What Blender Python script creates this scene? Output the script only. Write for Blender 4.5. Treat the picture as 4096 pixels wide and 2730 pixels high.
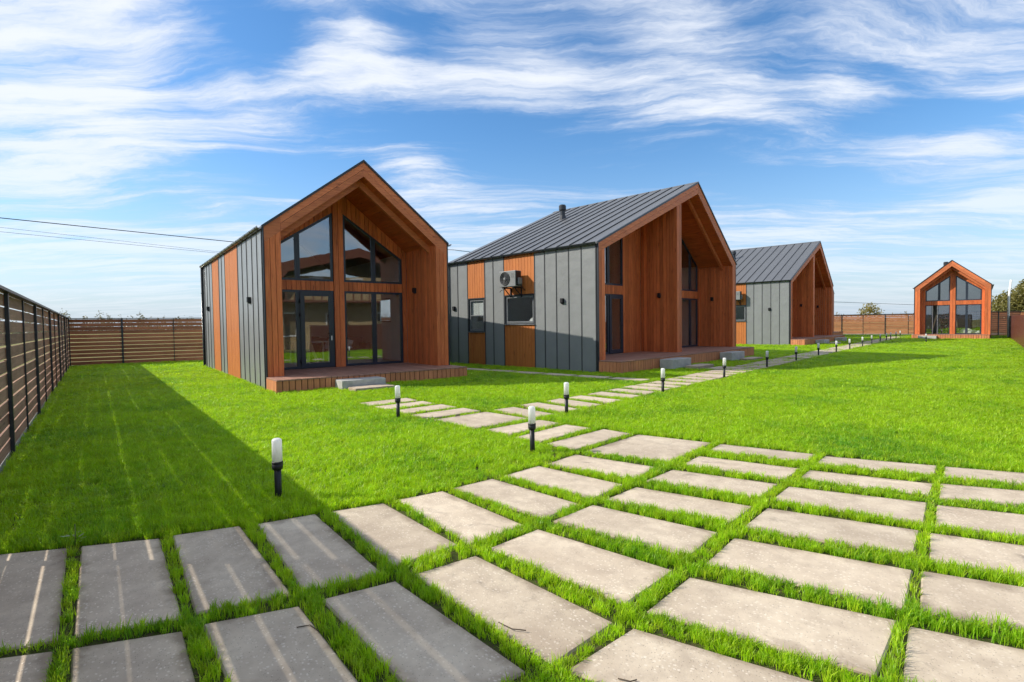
import bpy, bmesh, math, random
import numpy as np
from mathutils import Vector, Matrix

random.seed(7); rng = np.random.default_rng(7)
for o in list(bpy.data.objects): bpy.data.objects.remove(o)
scene = bpy.context.scene
col = scene.collection
R_ = math.radians

# ------------------------------------------------------------------ camera
CAM_H = 1.55
F_PX, PITCH, ROLL = 2087.09, 0.032379, -0.013924      # focal length in pixels of a 4096 px wide frame
cam_d = bpy.data.cameras.new('camera'); cam = bpy.data.objects.new('camera', cam_d); col.objects.link(cam)
cam_d.sensor_fit = 'HORIZONTAL'; cam_d.sensor_width = 36.0; cam_d.lens = 36.0 * F_PX / 4096.0
cam_d.clip_start = 0.05; cam_d.clip_end = 3000
_fw = Vector((0, math.cos(PITCH), -math.sin(PITCH))); _up = Vector((0, math.sin(PITCH), math.cos(PITCH))); _rt = Vector((1, 0, 0))
_r2 = _rt * math.cos(ROLL) + _up * math.sin(ROLL); _u2 = _up * math.cos(ROLL) - _rt * math.sin(ROLL)
cam.matrix_world = Matrix(((_r2.x, _u2.x, -_fw.x, 0), (_r2.y, _u2.y, -_fw.y, 0), (_r2.z, _u2.z, -_fw.z, CAM_H), (0, 0, 0, 1)))
scene.camera = cam
scene.cycles.max_bounces = 6; scene.cycles.diffuse_bounces = 3; scene.cycles.glossy_bounces = 3; scene.cycles.transmission_bounces = 4; scene.cycles.transparent_max_bounces = 12
scene.cycles.adaptive_threshold = 0.02; scene.cycles.caustics_reflective = False; scene.cycles.caustics_refractive = False

# ------------------------------------------------------------------ sun, sky, exposure
SUN_EL, SUN_AZ_TRAVEL = 34.3, -1.0                      # elevation; heading the light travels, degrees from +X
SUN_STRENGTH, SKY_STRENGTH, EXPOSURE = 2.95, 0.15, 0.90
CLOUD_THIN, CLOUD_WHITE, HORIZON_VEIL = (2.3, 2.7, 3.45), (3.45, 3.6, 3.85), (1.75, 2.2, 2.75)
sun_d = bpy.data.lights.new('sun', 'SUN'); sun = bpy.data.objects.new('sun', sun_d); col.objects.link(sun)
sun_d.energy = SUN_STRENGTH; sun_d.angle = R_(0.53); sun_d.color = (1.0, 0.93, 0.82)
_h = R_(SUN_AZ_TRAVEL); _e = R_(SUN_EL)
sun_dir = Vector((math.cos(_h) * math.cos(_e), math.sin(_h) * math.cos(_e), -math.sin(_e)))
sun.rotation_euler = sun_dir.to_track_quat('-Z', 'Y').to_euler(); sun.location = (-30, 0, 25)

vs = scene.view_settings
vs.view_transform = 'Standard'; vs.look = 'None'; vs.exposure = EXPOSURE; vs.gamma = 1.0; vs.use_curve_mapping = False

world = bpy.data.worlds.new('World'); scene.world = world; world.use_nodes = True
world.cycles.sampling_method = 'MANUAL'; world.cycles.sample_map_resolution = 512
wt = world.node_tree; wt.nodes.clear()

class NT:
    """small helper to chain shader nodes"""
    def __init__(s, t): s.t = t
    def n(s, kind, **kw):
        nd = s.t.nodes.new(kind)
        for k, v in kw.items():
            if k == 'ins':
                for a, b in v.items():
                    if hasattr(b, 'is_output') or isinstance(b, bpy.types.NodeSocket): s.t.links.new(b, nd.inputs[a])
                    else: nd.inputs[a].default_value = b
            else: setattr(nd, k, v)
        return nd
    def math(s, op, a, b=None, c=None, clamp=False):
        nd = s.t.nodes.new('ShaderNodeMath'); nd.operation = op; nd.use_clamp = clamp
        for i, v in enumerate((a, b, c)):
            if v is None: continue
            if isinstance(v, bpy.types.NodeSocket): s.t.links.new(v, nd.inputs[i])
            else: nd.inputs[i].default_value = v
        return nd.outputs[0]
    def vmath(s, op, a, b=None, out=0):
        nd = s.t.nodes.new('ShaderNodeVectorMath'); nd.operation = op
        for i, v in enumerate((a, b)):
            if v is None: continue
            if isinstance(v, bpy.types.NodeSocket): s.t.links.new(v, nd.inputs[i])
            else: nd.inputs[i].default_value = v
        return nd.outputs[out]
    def mix(s, fac, a, b, blend='MIX'):
        nd = s.t.nodes.new('ShaderNodeMix'); nd.data_type = 'RGBA'; nd.blend_type = blend
        for k, v in ((0, fac), (6, a), (7, b)):
            if isinstance(v, bpy.types.NodeSocket): s.t.links.new(v, nd.inputs[k])
            else: nd.inputs[k].default_value = v if k == 0 else (tuple(v) + (1,))[:4]
        return nd.outputs[2]
    def ramp(s, fac, stops, interp='LINEAR'):
        nd = s.t.nodes.new('ShaderNodeValToRGB'); nd.color_ramp.interpolation = interp
        el = nd.color_ramp.elements
        while len(el) < len(stops): el.new(0.5)
        for e, (p, c) in zip(el, stops):
            e.position = p; e.color = (c, c, c, 1) if isinstance(c, (int, float)) else (tuple(c) + (1,))[:4]
        s.t.links.new(fac, nd.inputs[0]); return nd.outputs[0]
    def noise(s, vec, scale, detail=4, rough=0.55, dist=0.0, dims='3D'):
        nd = s.t.nodes.new('ShaderNodeTexNoise'); nd.noise_dimensions = dims
        if vec is not None: s.t.links.new(vec, nd.inputs['Vector'])
        nd.inputs['Scale'].default_value = scale; nd.inputs['Detail'].default_value = detail
        nd.inputs['Roughness'].default_value = rough; nd.inputs['Distortion'].default_value = dist
        return nd.outputs['Fac']
    def link(s, a, b): s.t.links.new(a, b)

def sky_plane(x, y, K=0.06):
    """cloud-layer coordinates of the direction seen at (x, y) of a 2353 px wide picture"""
    S = 4096 / 2353
    d = _fw * F_PX + _r2 * (x * S - 2048) - _u2 * (y * S - 1365); d.normalize()
    return Vector((d.x / (d.z + K), d.y / (d.z + K)))

def build_sky():
    g = NT(wt)
    out = g.n('ShaderNodeOutputWorld'); bg = g.n('ShaderNodeBackground')
    sky = g.n('ShaderNodeTexSky', sky_type='NISHITA', sun_disc=False, sun_elevation=R_(SUN_EL),
              sun_rotation=R_(-90 - SUN_AZ_TRAVEL), altitude=120.0, air_density=1.0, dust_density=0.35, ozone_density=2.6)
    tc = g.n('ShaderNodeTexCoord'); d = tc.outputs['Generated']
    sep = g.n('ShaderNodeSeparateXYZ', ins={0: d})
    zz = g.math('ADD', g.math('MAXIMUM', sep.outputs['Z'], 0.0), 0.06)
    px = g.math('DIVIDE', sep.outputs['X'], zz); py = g.math('DIVIDE', sep.outputs['Y'], zz)
    P = g.n('ShaderNodeCombineXYZ', ins={0: px, 1: py, 2: 0.0}).outputs[0]
    # warp so that the streaks bend and fray
    def warp(scale, amp, detail):
        wn = g.n('ShaderNodeTexNoise', noise_dimensions='2D'); g.link(P, wn.inputs['Vector'])
        wn.inputs['Scale'].default_value = scale; wn.inputs['Detail'].default_value = detail; wn.inputs['Roughness'].default_value = 0.6
        w = g.vmath('SCALE', g.vmath('SUBTRACT', wn.outputs['Color'], (0.5, 0.5, 0.5)), None); w.node.inputs['Scale'].default_value = amp
        return w
    Pw = g.vmath('ADD', g.vmath('ADD', P, warp(0.8, 0.55, 1.0)), warp(3.2, 0.13, 4.0))
    def streak(rot, sx, sy, off, scale, detail, rough, dist):
        m = g.n('ShaderNodeMapping', vector_type='POINT'); g.link(Pw, m.inputs['Vector'])
        m.inputs['Rotation'].default_value = (0, 0, R_(rot)); m.inputs['Scale'].default_value = (sx, sy, 1); m.inputs['Location'].default_value = off
        return g.noise(m.outputs[0], scale, detail, rough, dist, '2D')
    n1 = streak(24, 0.40, 2.0, (3.1, 1.7, 0), 1.5, 12, 0.62, 0.0)       # long fibres
    n2 = streak(-30, 0.5, 1.8, (9.4, 4.2, 0), 3.4, 10, 0.68, 0.0)       # finer cross fibres
    n3 = streak(5, 0.9, 1.1, (1.2, 8.8, 0), 0.8, 3, 0.5, 0.0)           # large masses
    n4 = streak(12, 0.35, 2.2, (5.4, 2.2, 0), 6.5, 8, 0.66, 0.0)        # hair-fine fibres
    base = g.math('ADD', g.math('ADD', g.math('MULTIPLY', n1, 0.66), g.math('MULTIPLY', n2, 0.36)), g.math('ADD', g.math('MULTIPLY', n3, 0.20), g.math('MULTIPLY', g.math('SUBTRACT', n4, 0.5), 0.09)))
    base = g.math('ADD', g.math('MULTIPLY', g.math('SUBTRACT', base, 0.61), 1.15), 0.61)
    base = g.math('ADD', base, 0.235)
    # the cloud banks of this sky, as ellipses in the cloud layer: centre, half axes
    banks = [((110, 150), (330, 20), (40, 120), 0.12), ((430, 310), (260, -18), (0, 36), 0.26), ((880, 175), (330, 30), (-40, 55), 0.04),
             ((770, 40), (90, 60), (60, -40), 0.06), ((1450, 180), (380, 70), (-60, 120), 0.07), ((1950, 90), (520, 60), (0, 110), -0.00),
             ((1560, 320), (260, 20), (0, 60), 0.04), ((2230, 400), (240, 60), (0, 80), 0.04), ((980, 400), (150, 40), (0, 60), 0.20), ((150, 395), (220, 0), (0, 26), 0.16), ((330, 560), (330, 10), (0, 26), 0.14), ((700, 270), (140, 10), (0, 20), 0.10),
             ((520, 90), (130, 20), (0, 90), -0.39), ((980, 285), (330, 20), (0, 45), -0.28), ((1330, 380), (380, 20), (0, 50), -0.33), ((2180, 270), (240, -20), (0, 40), -0.39),
             ((360, 170), (80, 40), (0, 60), -0.16), ((1900, 430), (260, 10), (0, 50), -0.28), ((640, 400), (220, 0), (0, 50), -0.28), ((60, 310), (190, 10), (0, 20), -0.21), ((990, 60), (130, 30), (0, 70), -0.24),
             ((300, 470), (330, 0), (0, 40), -0.15), ((1300, 480), (400, 0), (0, 40), -0.16), ((1250, 60), (60, 60), (60, -20), -0.16), ((1720, 130), (40, 130), (120, 30), -0.15), ((2080, 180), (160, 40), (0, 40), -0.15)]
    acc = base
    for (c, a, b, w) in banks:
        Pc = sky_plane(*c); A = sky_plane(c[0] + a[0], c[1] + a[1]) - Pc; B = sky_plane(c[0] + b[0], c[1] + b[1]) - Pc
        det = A.x * B.y - A.y * B.x
        m1 = (B.y / det, -B.x / det); m2 = (-A.y / det, A.x / det)
        q1 = g.math('SUBTRACT', g.vmath('DOT_PRODUCT', Pw, (m1[0], m1[1], 0), out=1), m1[0] * Pc.x + m1[1] * Pc.y)
        q2 = g.math('SUBTRACT', g.vmath('DOT_PRODUCT', Pw, (m2[0], m2[1], 0), out=1), m2[0] * Pc.x + m2[1] * Pc.y)
        rr = g.math('ADD', g.math('MULTIPLY', q1, q1), g.math('MULTIPLY', q2, q2))
        e = g.math('EXPONENT', g.math('MULTIPLY', rr, -0.8))
        acc = g.math('MULTIPLY_ADD', e, w, acc)
    dens = g.n('ShaderNodeMapRange', interpolation_type='SMOOTHERSTEP', clamp=True, ins={0: acc, 1: 0.55, 2: 1.06, 3: 0.0, 4: 0.95}).outputs[0]
    # clear-sky colour: deepen the blue a little as phone cameras do
    sk = g.n('ShaderNodeHueSaturation', ins={'Saturation': 1.24, 'Value': 0.68, 'Color': sky.outputs[0]}).outputs[0]
    # haze: the line of sight through the air gets longer towards the horizon
    veil = g.n('ShaderNodeMapRange', clamp=True, ins={0: sep.outputs['Z'], 1: 0.0, 2: 0.36, 3: 1.0, 4: 0.0}).outputs[0]
    veil = g.math('POWER', veil, 2.0)
    sk = g.mix(g.math('MULTIPLY', veil, 0.97), sk, HORIZON_VEIL)
    cc = g.mix(dens, CLOUD_THIN, CLOUD_WHITE)
    dens = g.math('MULTIPLY', dens, g.math('SUBTRACT', 1.0, g.math('MULTIPLY', veil, 0.75)))
    colr = g.mix(dens, sk, cc)
    g.link(colr, bg.inputs['Color']); bg.inputs['Strength'].default_value = SKY_STRENGTH
    g.link(bg.outputs[0], out.inputs['Surface'])
build_sky()

# ------------------------------------------------------------------ materials
MATS = {}
def new_mat(name):
    m = bpy.data.materials.new(name); m.use_nodes = True; m.node_tree.nodes.clear(); MATS[name] = m
    g = NT(m.node_tree); out = g.n('ShaderNodeOutputMaterial')
    return m, g, out
def principled(g, out, **ins):
    b = g.n('ShaderNodeBsdfPrincipled')
    for k, v in ins.items():
        k = k.replace('_', ' ')
        if isinstance(v, bpy.types.NodeSocket): g.link(v, b.inputs[k])
        else: b.inputs[k].default_value = (tuple(v) + (1,))[:4] if isinstance(v, tuple) else v
    g.link(b.outputs[0], out.inputs['Surface']); return b
def bump(g, h, strength=0.3, dist=0.01):
    b = g.n('ShaderNodeBump', ins={'Height': h, 'Strength': strength, 'Distance': dist}); return b.outputs[0]

def wood(name, light, dark, axis='z', rough=0.6, var=0.35, knots=True, grain=1.0, blotch=0.25):
    m, g, out = new_mat(name)
    tc = g.n('ShaderNodeTexCoord'); oi = g.n('ShaderNodeObjectInfo')
    off = g.vmath('SCALE', (37.1, 23.7, 51.3), None); g.link(oi.outputs['Random'], off.node.inputs['Scale'])
    co = g.vmath('ADD', tc.outputs['Object'], off)
    sc = {'x': (1.2, 26, 26), 'y': (26, 1.2, 26), 'z': (26, 26, 1.2)}[axis]
    st = g.vmath('MULTIPLY', co, sc)
    n1 = g.noise(st, 1.0 * grain, 5, 0.6, 0.8); n2 = g.noise(st, 4.0 * grain, 3, 0.6, 0.2)
    n3 = g.noise(co, 1.7, 3, 0.55)
    f = g.math('ADD', g.math('MULTIPLY', n1, 0.7), g.math('MULTIPLY', n2, 0.3))
    f = g.ramp(f, [(0.30, 0.0), (0.68, 1.0)])
    c = g.mix(f, dark, light)
    if knots:
        ks = {'x': (1.6, 9, 9), 'y': (9, 1.6, 9), 'z': (9, 9, 1.6)}[axis]
        kv = g.n('ShaderNodeTexVoronoi', feature='F1', ins={'Vector': g.vmath('MULTIPLY', co, ks), 'Scale': 0.9, 'Randomness': 1.0})
        k = g.ramp(kv.outputs['Distance'], [(0.06, 1.0), (0.17, 0.0)])
        c = g.mix(g.math('MULTIPLY', k, 0.65), c, tuple(d * 0.35 for d in dark))
    val = g.math('ADD', g.math('MULTIPLY', oi.outputs['Random'], var), 1 - var * 0.5)
    val = g.math('MULTIPLY', val, g.math('ADD', g.math('MULTIPLY', n3, 2 * blotch), 1 - blotch))
    c = g.n('ShaderNodeHueSaturation', ins={'Value': val, 'Saturation': 1.0, 'Color': c}).outputs[0]
    principled(g, out, Base_Color=c, Roughness=rough, Normal=bump(g, f, 0.25, 0.004), Specular_IOR_Level=0.3)
    return m

def metal_paint(name, colr, rough=0.45, var=0.06, spec=0.4, wav=0.15):
    m, g, out = new_mat(name)
    tc = g.n('ShaderNodeTexCoord'); oi = g.n('ShaderNodeObjectInfo')
    n = g.noise(tc.outputs['Object'], 2.2, 4, 0.55); n2 = g.noise(tc.outputs['Object'], 40, 3, 0.6)
    v = g.math('ADD', g.math('MULTIPLY', n, 0.24), 0.88)
    v = g.math('MULTIPLY', v, g.math('ADD', g.math('MULTIPLY', oi.outputs['Random'], var), 1 - var / 2))
    c = g.n('ShaderNodeHueSaturation', ins={'Value': v, 'Color': (*colr, 1)}).outputs[0]
    r = g.math('ADD', g.math('MULTIPLY', n2, 0.2), rough - 0.1)
    principled(g, out, Base_Color=c, Roughness=r, Specular_IOR_Level=spec, Normal=bump(g, n, wav, 0.02))
    return m

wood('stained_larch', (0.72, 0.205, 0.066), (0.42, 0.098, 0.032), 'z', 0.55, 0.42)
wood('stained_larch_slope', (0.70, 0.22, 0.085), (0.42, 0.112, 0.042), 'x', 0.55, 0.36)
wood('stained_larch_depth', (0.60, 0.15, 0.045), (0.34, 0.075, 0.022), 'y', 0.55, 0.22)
wood('larch_side', (0.54, 0.185, 0.046), (0.37, 0.110, 0.026), 'z', 0.6, 0.14, blotch=0.12)
wood('deck_board', (0.42, 0.235, 0.17), (0.30, 0.16, 0.115), 'y', 0.6, 0.22, knots=False)
wood('deck_skirt', (0.64, 0.26, 0.12), (0.44, 0.165, 0.075), 'z', 0.6, 0.22)
wood('fence_board', (0.42, 0.17, 0.09), (0.24, 0.09, 0.048), 'x', 0.75, 0.45)
wood('fence_board_grey', (0.42, 0.255, 0.175), (0.23, 0.13, 0.088), 'x', 0.8, 0.40, blotch=0.4)
wood('fence_board_orange', (0.46, 0.20, 0.09), (0.30, 0.12, 0.05), 'x', 0.7, 0.35)  # lighter, more orange tone of the fence boards
wood('pale_wood', (0.62, 0.50, 0.34), (0.45, 0.34, 0.2), 'z', 0.6, 0.2)
metal_paint('grey_sheet', (0.212, 0.222, 0.224), 0.38, 0.12, 0.5, 1.0)
metal_paint('seam_sheet', (0.05, 0.053, 0.058), 0.5, 0.0)
metal_paint('roof_sheet', (0.115, 0.12, 0.127), 0.42, 0.06)
metal_paint('roof_seam', (0.035, 0.037, 0.042), 0.45, 0.0)
metal_paint('anthracite', (0.020, 0.024, 0.031), 0.4, 0.0, 0.5, 0.02)
metal_paint('frame_blue_grey', (0.022, 0.032, 0.052), 0.35, 0.0, 0.5, 0.0)
metal_paint('frame_grey', (0.16, 0.17, 0.18), 0.4, 0.0, 0.5, 0.0)
metal_paint('gutter_dark', (0.03, 0.036, 0.04), 0.22, 0.0, 0.6, 0.05)
metal_paint('black_plastic', (0.012, 0.013, 0.016), 0.45, 0.0, 0.4, 0.05)
metal_paint('brown_sheet', (0.105, 0.034, 0.022), 0.3, 0.05, 0.5, 0.1)
metal_paint('plaster', (0.80, 0.79, 0.76), 0.9, 0.0, 0.2, 0.05)
metal_paint('ac_white', (0.20, 0.21, 0.21), 0.5, 0.0, 0.4, 0.0)
metal_paint('dark_cloth', (0.012, 0.012, 0.014), 0.9, 0.0, 0.2, 0.2)
metal_paint('skin', (0.45, 0.25, 0.17), 0.6, 0.0, 0.3, 0.0)
metal_paint('white_print', (0.7, 0.7, 0.7), 0.8, 0.0, 0.2, 0.0)
metal_paint('white_paint', (0.78, 0.78, 0.75), 0.5, 0.0, 0.4, 0.0)
metal_paint('film', (0.7, 0.7, 0.7), 0.35, 0.0, 0.5, 0.5)
metal_paint('grey_furniture', (0.09, 0.095, 0.10), 0.6, 0.0, 0.3, 0.0)
metal_paint('roof_tile', (0.15, 0.055, 0.035), 0.7, 0.0, 0.3, 0.6)
metal_paint('cable', (0.01, 0.01, 0.011), 0.6, 0.0, 0.3, 0.0)

def mk_lamp_white():
    m, g, out = new_mat('opal_plastic')
    df = g.n('ShaderNodeBsdfPrincipled', ins={'Base Color': (0.93, 0.93, 0.93, 1), 'Roughness': 0.35})
    tl = g.n('ShaderNodeBsdfTranslucent', ins={'Color': (0.96, 0.96, 0.96, 1)})
    mx = g.n('ShaderNodeMixShader', ins={0: 0.5, 1: df.outputs[0], 2: tl.outputs[0]}); g.link(mx.outputs[0], out.inputs['Surface'])
mk_lamp_white()

def mk_glass():
    m, g, out = new_mat('window_glass')
    lw = g.n('ShaderNodeLayerWeight', ins={'Blend': 0.5})          # 1 - |cos|, the same from both sides of the thin pane
    fr = g.math('MULTIPLY_ADD', g.math('POWER', lw.outputs['Facing'], 4.0), 0.84, 0.15)
    gl = g.n('ShaderNodeBsdfGlossy', ins={'Color': (0.95, 0.97, 1, 1), 'Roughness': 0.004})
    tr = g.n('ShaderNodeBsdfTransparent', ins={'Color': (0.93, 0.95, 0.95, 1)})
    tc = g.n('ShaderNodeTexCoord')
    n = g.noise(tc.outputs['Object'], 0.9, 2, 0.4)
    nb = bump(g, n, 0.25, 0.012); g.link(nb, gl.inputs['Normal'])
    mx = g.n('ShaderNodeMixShader', ins={0: fr, 1: tr.outputs[0], 2: gl.outputs[0]})
    g.link(mx.outputs[0], out.inputs['Surface'])
mk_glass()

def mk_slab():
    m, g, out = new_mat('flecked_concrete')
    tc = g.n('ShaderNodeTexCoord'); oi = g.n('ShaderNodeObjectInfo')
    off = g.vmath('SCALE', (13.1, 29.7, 7.3), None); g.link(oi.outputs['Random'], off.node.inputs['Scale'])
    co = g.vmath('ADD', tc.outputs['Object'], off)
    big = g.noise(co, 1.6, 5, 0.62, 0.4); mid = g.noise(co, 7, 5, 0.6); fine = g.noise(co, 90, 3, 0.65)
    c = g.mix(g.ramp(big, [(0.30, 0.0), (0.68, 1.0)]), (0.46, 0.37, 0.275), (0.67, 0.565, 0.425))
    c = g.mix(g.math('MULTIPLY', g.ramp(mid, [(0.42, 0.0), (0.70, 1.0)]), 0.55), c, (0.38, 0.305, 0.23))
    # exposed chips of pale stone, of uneven size and density
    warp = g.vmath('ADD', co, g.vmath('SCALE', g.n('ShaderNodeTexNoise', ins={'Vector': co, 'Scale': 30.0}).outputs['Color'], None)); warp.node.inputs[1].links[0].from_node.inputs['Scale'].default_value = 0.02
    v1 = g.n('ShaderNodeTexVoronoi', feature='F1', ins={'Vector': g.vmath('MULTIPLY', warp, (1, 1.4, 1)), 'Scale': 42.0})
    sep = g.n('ShaderNodeSeparateColor', ins={0: v1.outputs['Color']})
    chip = g.math('MULTIPLY', g.ramp(v1.outputs['Distance'], [(0.24, 1.0), (0.36, 0.0)]), g.math('GREATER_THAN', sep.outputs[0], 0.52))
    chip = g.math('MULTIPLY', chip, g.ramp(g.noise(co, 2.7, 3, 0.5), [(0.33, 0.15), (0.6, 1.0)]))
    c = g.mix(g.math('MULTIPLY', chip, 0.75), c, (0.78, 0.69, 0.56))
    v2 = g.n('ShaderNodeTexVoronoi', feature='F1', ins={'Vector': co, 'Scale': 120.0})
    s2 = g.n('ShaderNodeSeparateColor', ins={0: v2.outputs['Color']})
    pit = g.math('MULTIPLY', g.ramp(v2.outputs['Distance'], [(0.2, 1.0), (0.4, 0.0)]), g.math('GREATER_THAN', s2.outputs[1], 0.86))
    c = g.mix(g.math('MULTIPLY', pit, 0.5), c, (0.16, 0.135, 0.11))
    # soil washed onto the rims, in uneven tongues
    gs = g.n('ShaderNodeSeparateXYZ', ins={0: tc.outputs['Generated']})
    ex = g.math('MULTIPLY', g.math('MINIMUM', gs.outputs[0], g.math('SUBTRACT', 1.0, gs.outputs[0])), 2.0); ey = g.math('MINIMUM', gs.outputs[1], g.math('SUBTRACT', 1.0, gs.outputs[1]))
    ed = g.math('ADD', g.math('MINIMUM', ex, ey), g.math('MULTIPLY', g.math('SUBTRACT', g.noise(co, 4.5, 5, 0.65, 0.5), 0.5), 0.55))
    c = g.mix(g.math('MULTIPLY', g.ramp(ed, [(0.0, 1.0), (0.13, 0.0)]), 0.62), c, (0.235, 0.175, 0.125))
    # damp or soil stains
    st = g.ramp(g.noise(co, 3.1, 6, 0.68, 0.6), [(0.61, 0.0), (0.72, 1.0)])
    c = g.mix(g.math('MULTIPLY', st, 0.6), c, (0.20, 0.165, 0.135))
    val = g.math('ADD', g.math('MULTIPLY', oi.outputs['Random'], 0.18), 0.92)
    c = g.n('ShaderNodeHueSaturation', ins={'Value': val, 'Color': c}).outputs[0]
    h = g.math('ADD', g.math('MULTIPLY', fine, 0.5), g.math('SUBTRACT', g.math('MULTIPLY', mid, 0.7), g.math('MULTIPLY', pit, 0.5)))
    principled(g, out, Base_Color=c, Roughness=0.85, Normal=bump(g, h, 0.5, 0.006), Specular_IOR_Level=0.25)
mk_slab()

def mk_concrete():
    m, g, out = new_mat('rough_concrete')
    tc = g.n('ShaderNodeTexCoord'); co = tc.outputs['Object']
    a = g.noise(co, 2.5, 6, 0.65); b = g.noise(co, 26, 4, 0.6)
    c = g.mix(g.ramp(a, [(0.3, 0.0), (0.7, 1.0)]), (0.33, 0.33, 0.31), (0.56, 0.55, 0.51))
    c = g.mix(g.math('MULTIPLY', g.ramp(b, [(0.62, 0.0), (0.75, 1.0)]), 0.6), c, (0.17, 0.17, 0.16))
    principled(g, out, Base_Color=c, Roughness=0.9, Normal=bump(g, g.math('ADD', a, b), 0.5, 0.008), Specular_IOR_Level=0.2)
mk_concrete()

def mk_ground():
    m, g, out = new_mat('lawn_soil')
    geo = g.n('ShaderNodeNewGeometry'); co = geo.outputs['Position']
    a = g.noise(co, 1.3, 5, 0.6); b = g.noise(co, 45, 4, 0.7)
    c = g.mix(a, (0.055, 0.075, 0.016), (0.085, 0.13, 0.02))
    c = g.mix(g.ramp(b, [(0.4, 0.0), (0.65, 1.0)]), c, (0.085, 0.062, 0.04))
    principled(g, out, Base_Color=c, Roughness=1.0, Normal=bump(g, b, 0.8, 0.02), Specular_IOR_Level=0.1)
    m, g, out = new_mat('dry_field')
    geo = g.n('ShaderNodeNewGeometry'); co = geo.outputs['Position']
    a = g.noise(co, 0.09, 5, 0.6); b = g.noise(co, 6, 5, 0.7)
    c = g.mix(a, (0.19, 0.19, 0.065), (0.30, 0.26, 0.12)); c = g.mix(g.math('MULTIPLY', b, 0.5), c, (0.10, 0.12, 0.03))
    principled(g, out, Base_Color=c, Roughness=1.0, Specular_IOR_Level=0.05)
mk_ground()

def mk_leaf(name, c0, c1, c2, trans=0.45, big=0.35, zmix=False):
    m, g, out = new_mat(name)
    oi = g.n('ShaderNodeObjectInfo'); geo = g.n('ShaderNodeNewGeometry'); co = geo.outputs['Position']
    n = g.noise(co, big, 4, 0.6); n2 = g.noise(co, 5.0, 3, 0.6)
    c = g.mix(g.ramp(n, [(0.30, 0.0), (0.52, 1.0)]), c0, c1)
    c = g.mix(g.ramp(g.math('ADD', g.math('MULTIPLY', oi.outputs['Random'], 0.55), g.math('MULTIPLY', n2, 0.5)), [(0.45, 0.0), (0.85, 1.0)]), c, c2)
    rv = g.math('FRACT', g.math('MULTIPLY', oi.outputs['Random'], 17.3))
    c = g.n('ShaderNodeHueSaturation', ins={'Value': g.math('MULTIPLY_ADD', rv, 0.48, 0.76), 'Color': c}).outputs[0]
    df = g.n('ShaderNodeBsdfPrincipled', ins={'Base Color': c, 'Roughness': 0.42, 'Specular IOR Level': 0.5})
    tl = g.n('ShaderNodeBsdfTranslucent', ins={'Color': g.mix(1.0, c, (1.0, 1.0, 0.55), 'MULTIPLY')})
    mx = g.n('ShaderNodeMixShader', ins={0: trans, 1: df.outputs[0], 2: tl.outputs[0]})
    g.link(mx.outputs[0], out.inputs['Surface'])
mk_leaf('grass_blade', (0.15, 0.41, 0.020), (0.40, 0.645, 0.013), (0.55, 0.73, 0.035), 0.55, 0.55)
mk_leaf('willow_leaf', (0.16, 0.17, 0.04), (0.22, 0.20, 0.05), (0.30, 0.27, 0.08), 0.4, 0.5)
mk_leaf('yellow_leaf', (0.30, 0.26, 0.06), (0.36, 0.30, 0.07), (0.42, 0.34, 0.12), 0.4, 1.0)
mk_leaf('hazy_far_leaf', (0.17, 0.165, 0.13), (0.21, 0.20, 0.16), (0.25, 0.23, 0.19), 0.3, 0.02)  # distance haze is put into this greyed, low-contrast leaf colour
mk_leaf('weed_leaf', (0.20, 0.30, 0.06), (0.24, 0.33, 0.08), (0.26, 0.34, 0.1), 0.3, 2.0)
wood('bark', (0.12, 0.09, 0.065), (0.06, 0.045, 0.033), 'z', 0.9, 0.2, knots=False)

def mk_brick():
    m, g, out = new_mat('yellow_brick')
    tc = g.n('ShaderNodeTexCoord')
    mp = g.n('ShaderNodeMapping', ins={'Vector': tc.outputs['Object']}); mp.inputs['Rotation'].default_value = (R_(90), 0, 0)
    bt = g.n('ShaderNodeTexBrick', ins={'Vector': mp.outputs[0], 'Color1': (0.46, 0.33, 0.16, 1), 'Color2': (0.38, 0.26, 0.12, 1), 'Mortar': (0.2, 0.17, 0.13, 1), 'Scale': 1.0})
    bt.inputs['Brick Width'].default_value = 0.26; bt.inputs['Row Height'].default_value = 0.09; bt.inputs['Mortar Size'].default_value = 0.01
    principled(g, out, Base_Color=bt.outputs[0], Roughness=0.9)
mk_brick()

# ------------------------------------------------------------------ geometry helpers
def tag(o, label=None, cat=None, group=None, kind=None):
    if label: o['label'] = label
    if cat: o['category'] = cat
    if group: o['group'] = group
    if kind: o['kind'] = kind
    return o
def link(name, me, mat=None, parent=None):
    o = bpy.data.objects.new(name, me); col.objects.link(o)
    if parent is not None: o.parent = parent
    if mat is not None and me is not None and not me.materials: me.materials.append(MATS[mat])
    return o
def empty(name, loc, rz=0.0):
    o = bpy.data.objects.new(name, None); col.objects.link(o); o.location = loc; o.rotation_euler = (0, 0, rz); o.empty_display_size = 0.2
    return o
def mesh_from(verts, faces, name='mesh', fix=True, smooth=False):
    me = bpy.data.meshes.new(name); me.from_pydata([tuple(v) for v in verts], [], faces); 
    if fix:
        bm = bmesh.new(); bm.from_mesh(me); bmesh.ops.recalc_face_normals(bm, faces=bm.faces); bm.to_mesh(me); bm.free()
    if smooth:
        for p in me.polygons: p.use_smooth = True
    me.update(); return me
def put(axis, x, y, a):
    return (x, a, y) if axis == 'v' else ((a, x, y) if axis == 'u' else (x, y, a))
def prism_data(poly, axis, a, b):
    n = len(poly)
    vs = [put(axis, x, y, a) for x, y in poly] + [put(axis, x, y, b) for x, y in poly]
    fs = [tuple(range(n)), tuple(range(2 * n - 1, n - 1, -1))] + [(i, (i + 1) % n, n + (i + 1) % n, n + i) for i in range(n)]
    return vs, fs
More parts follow.
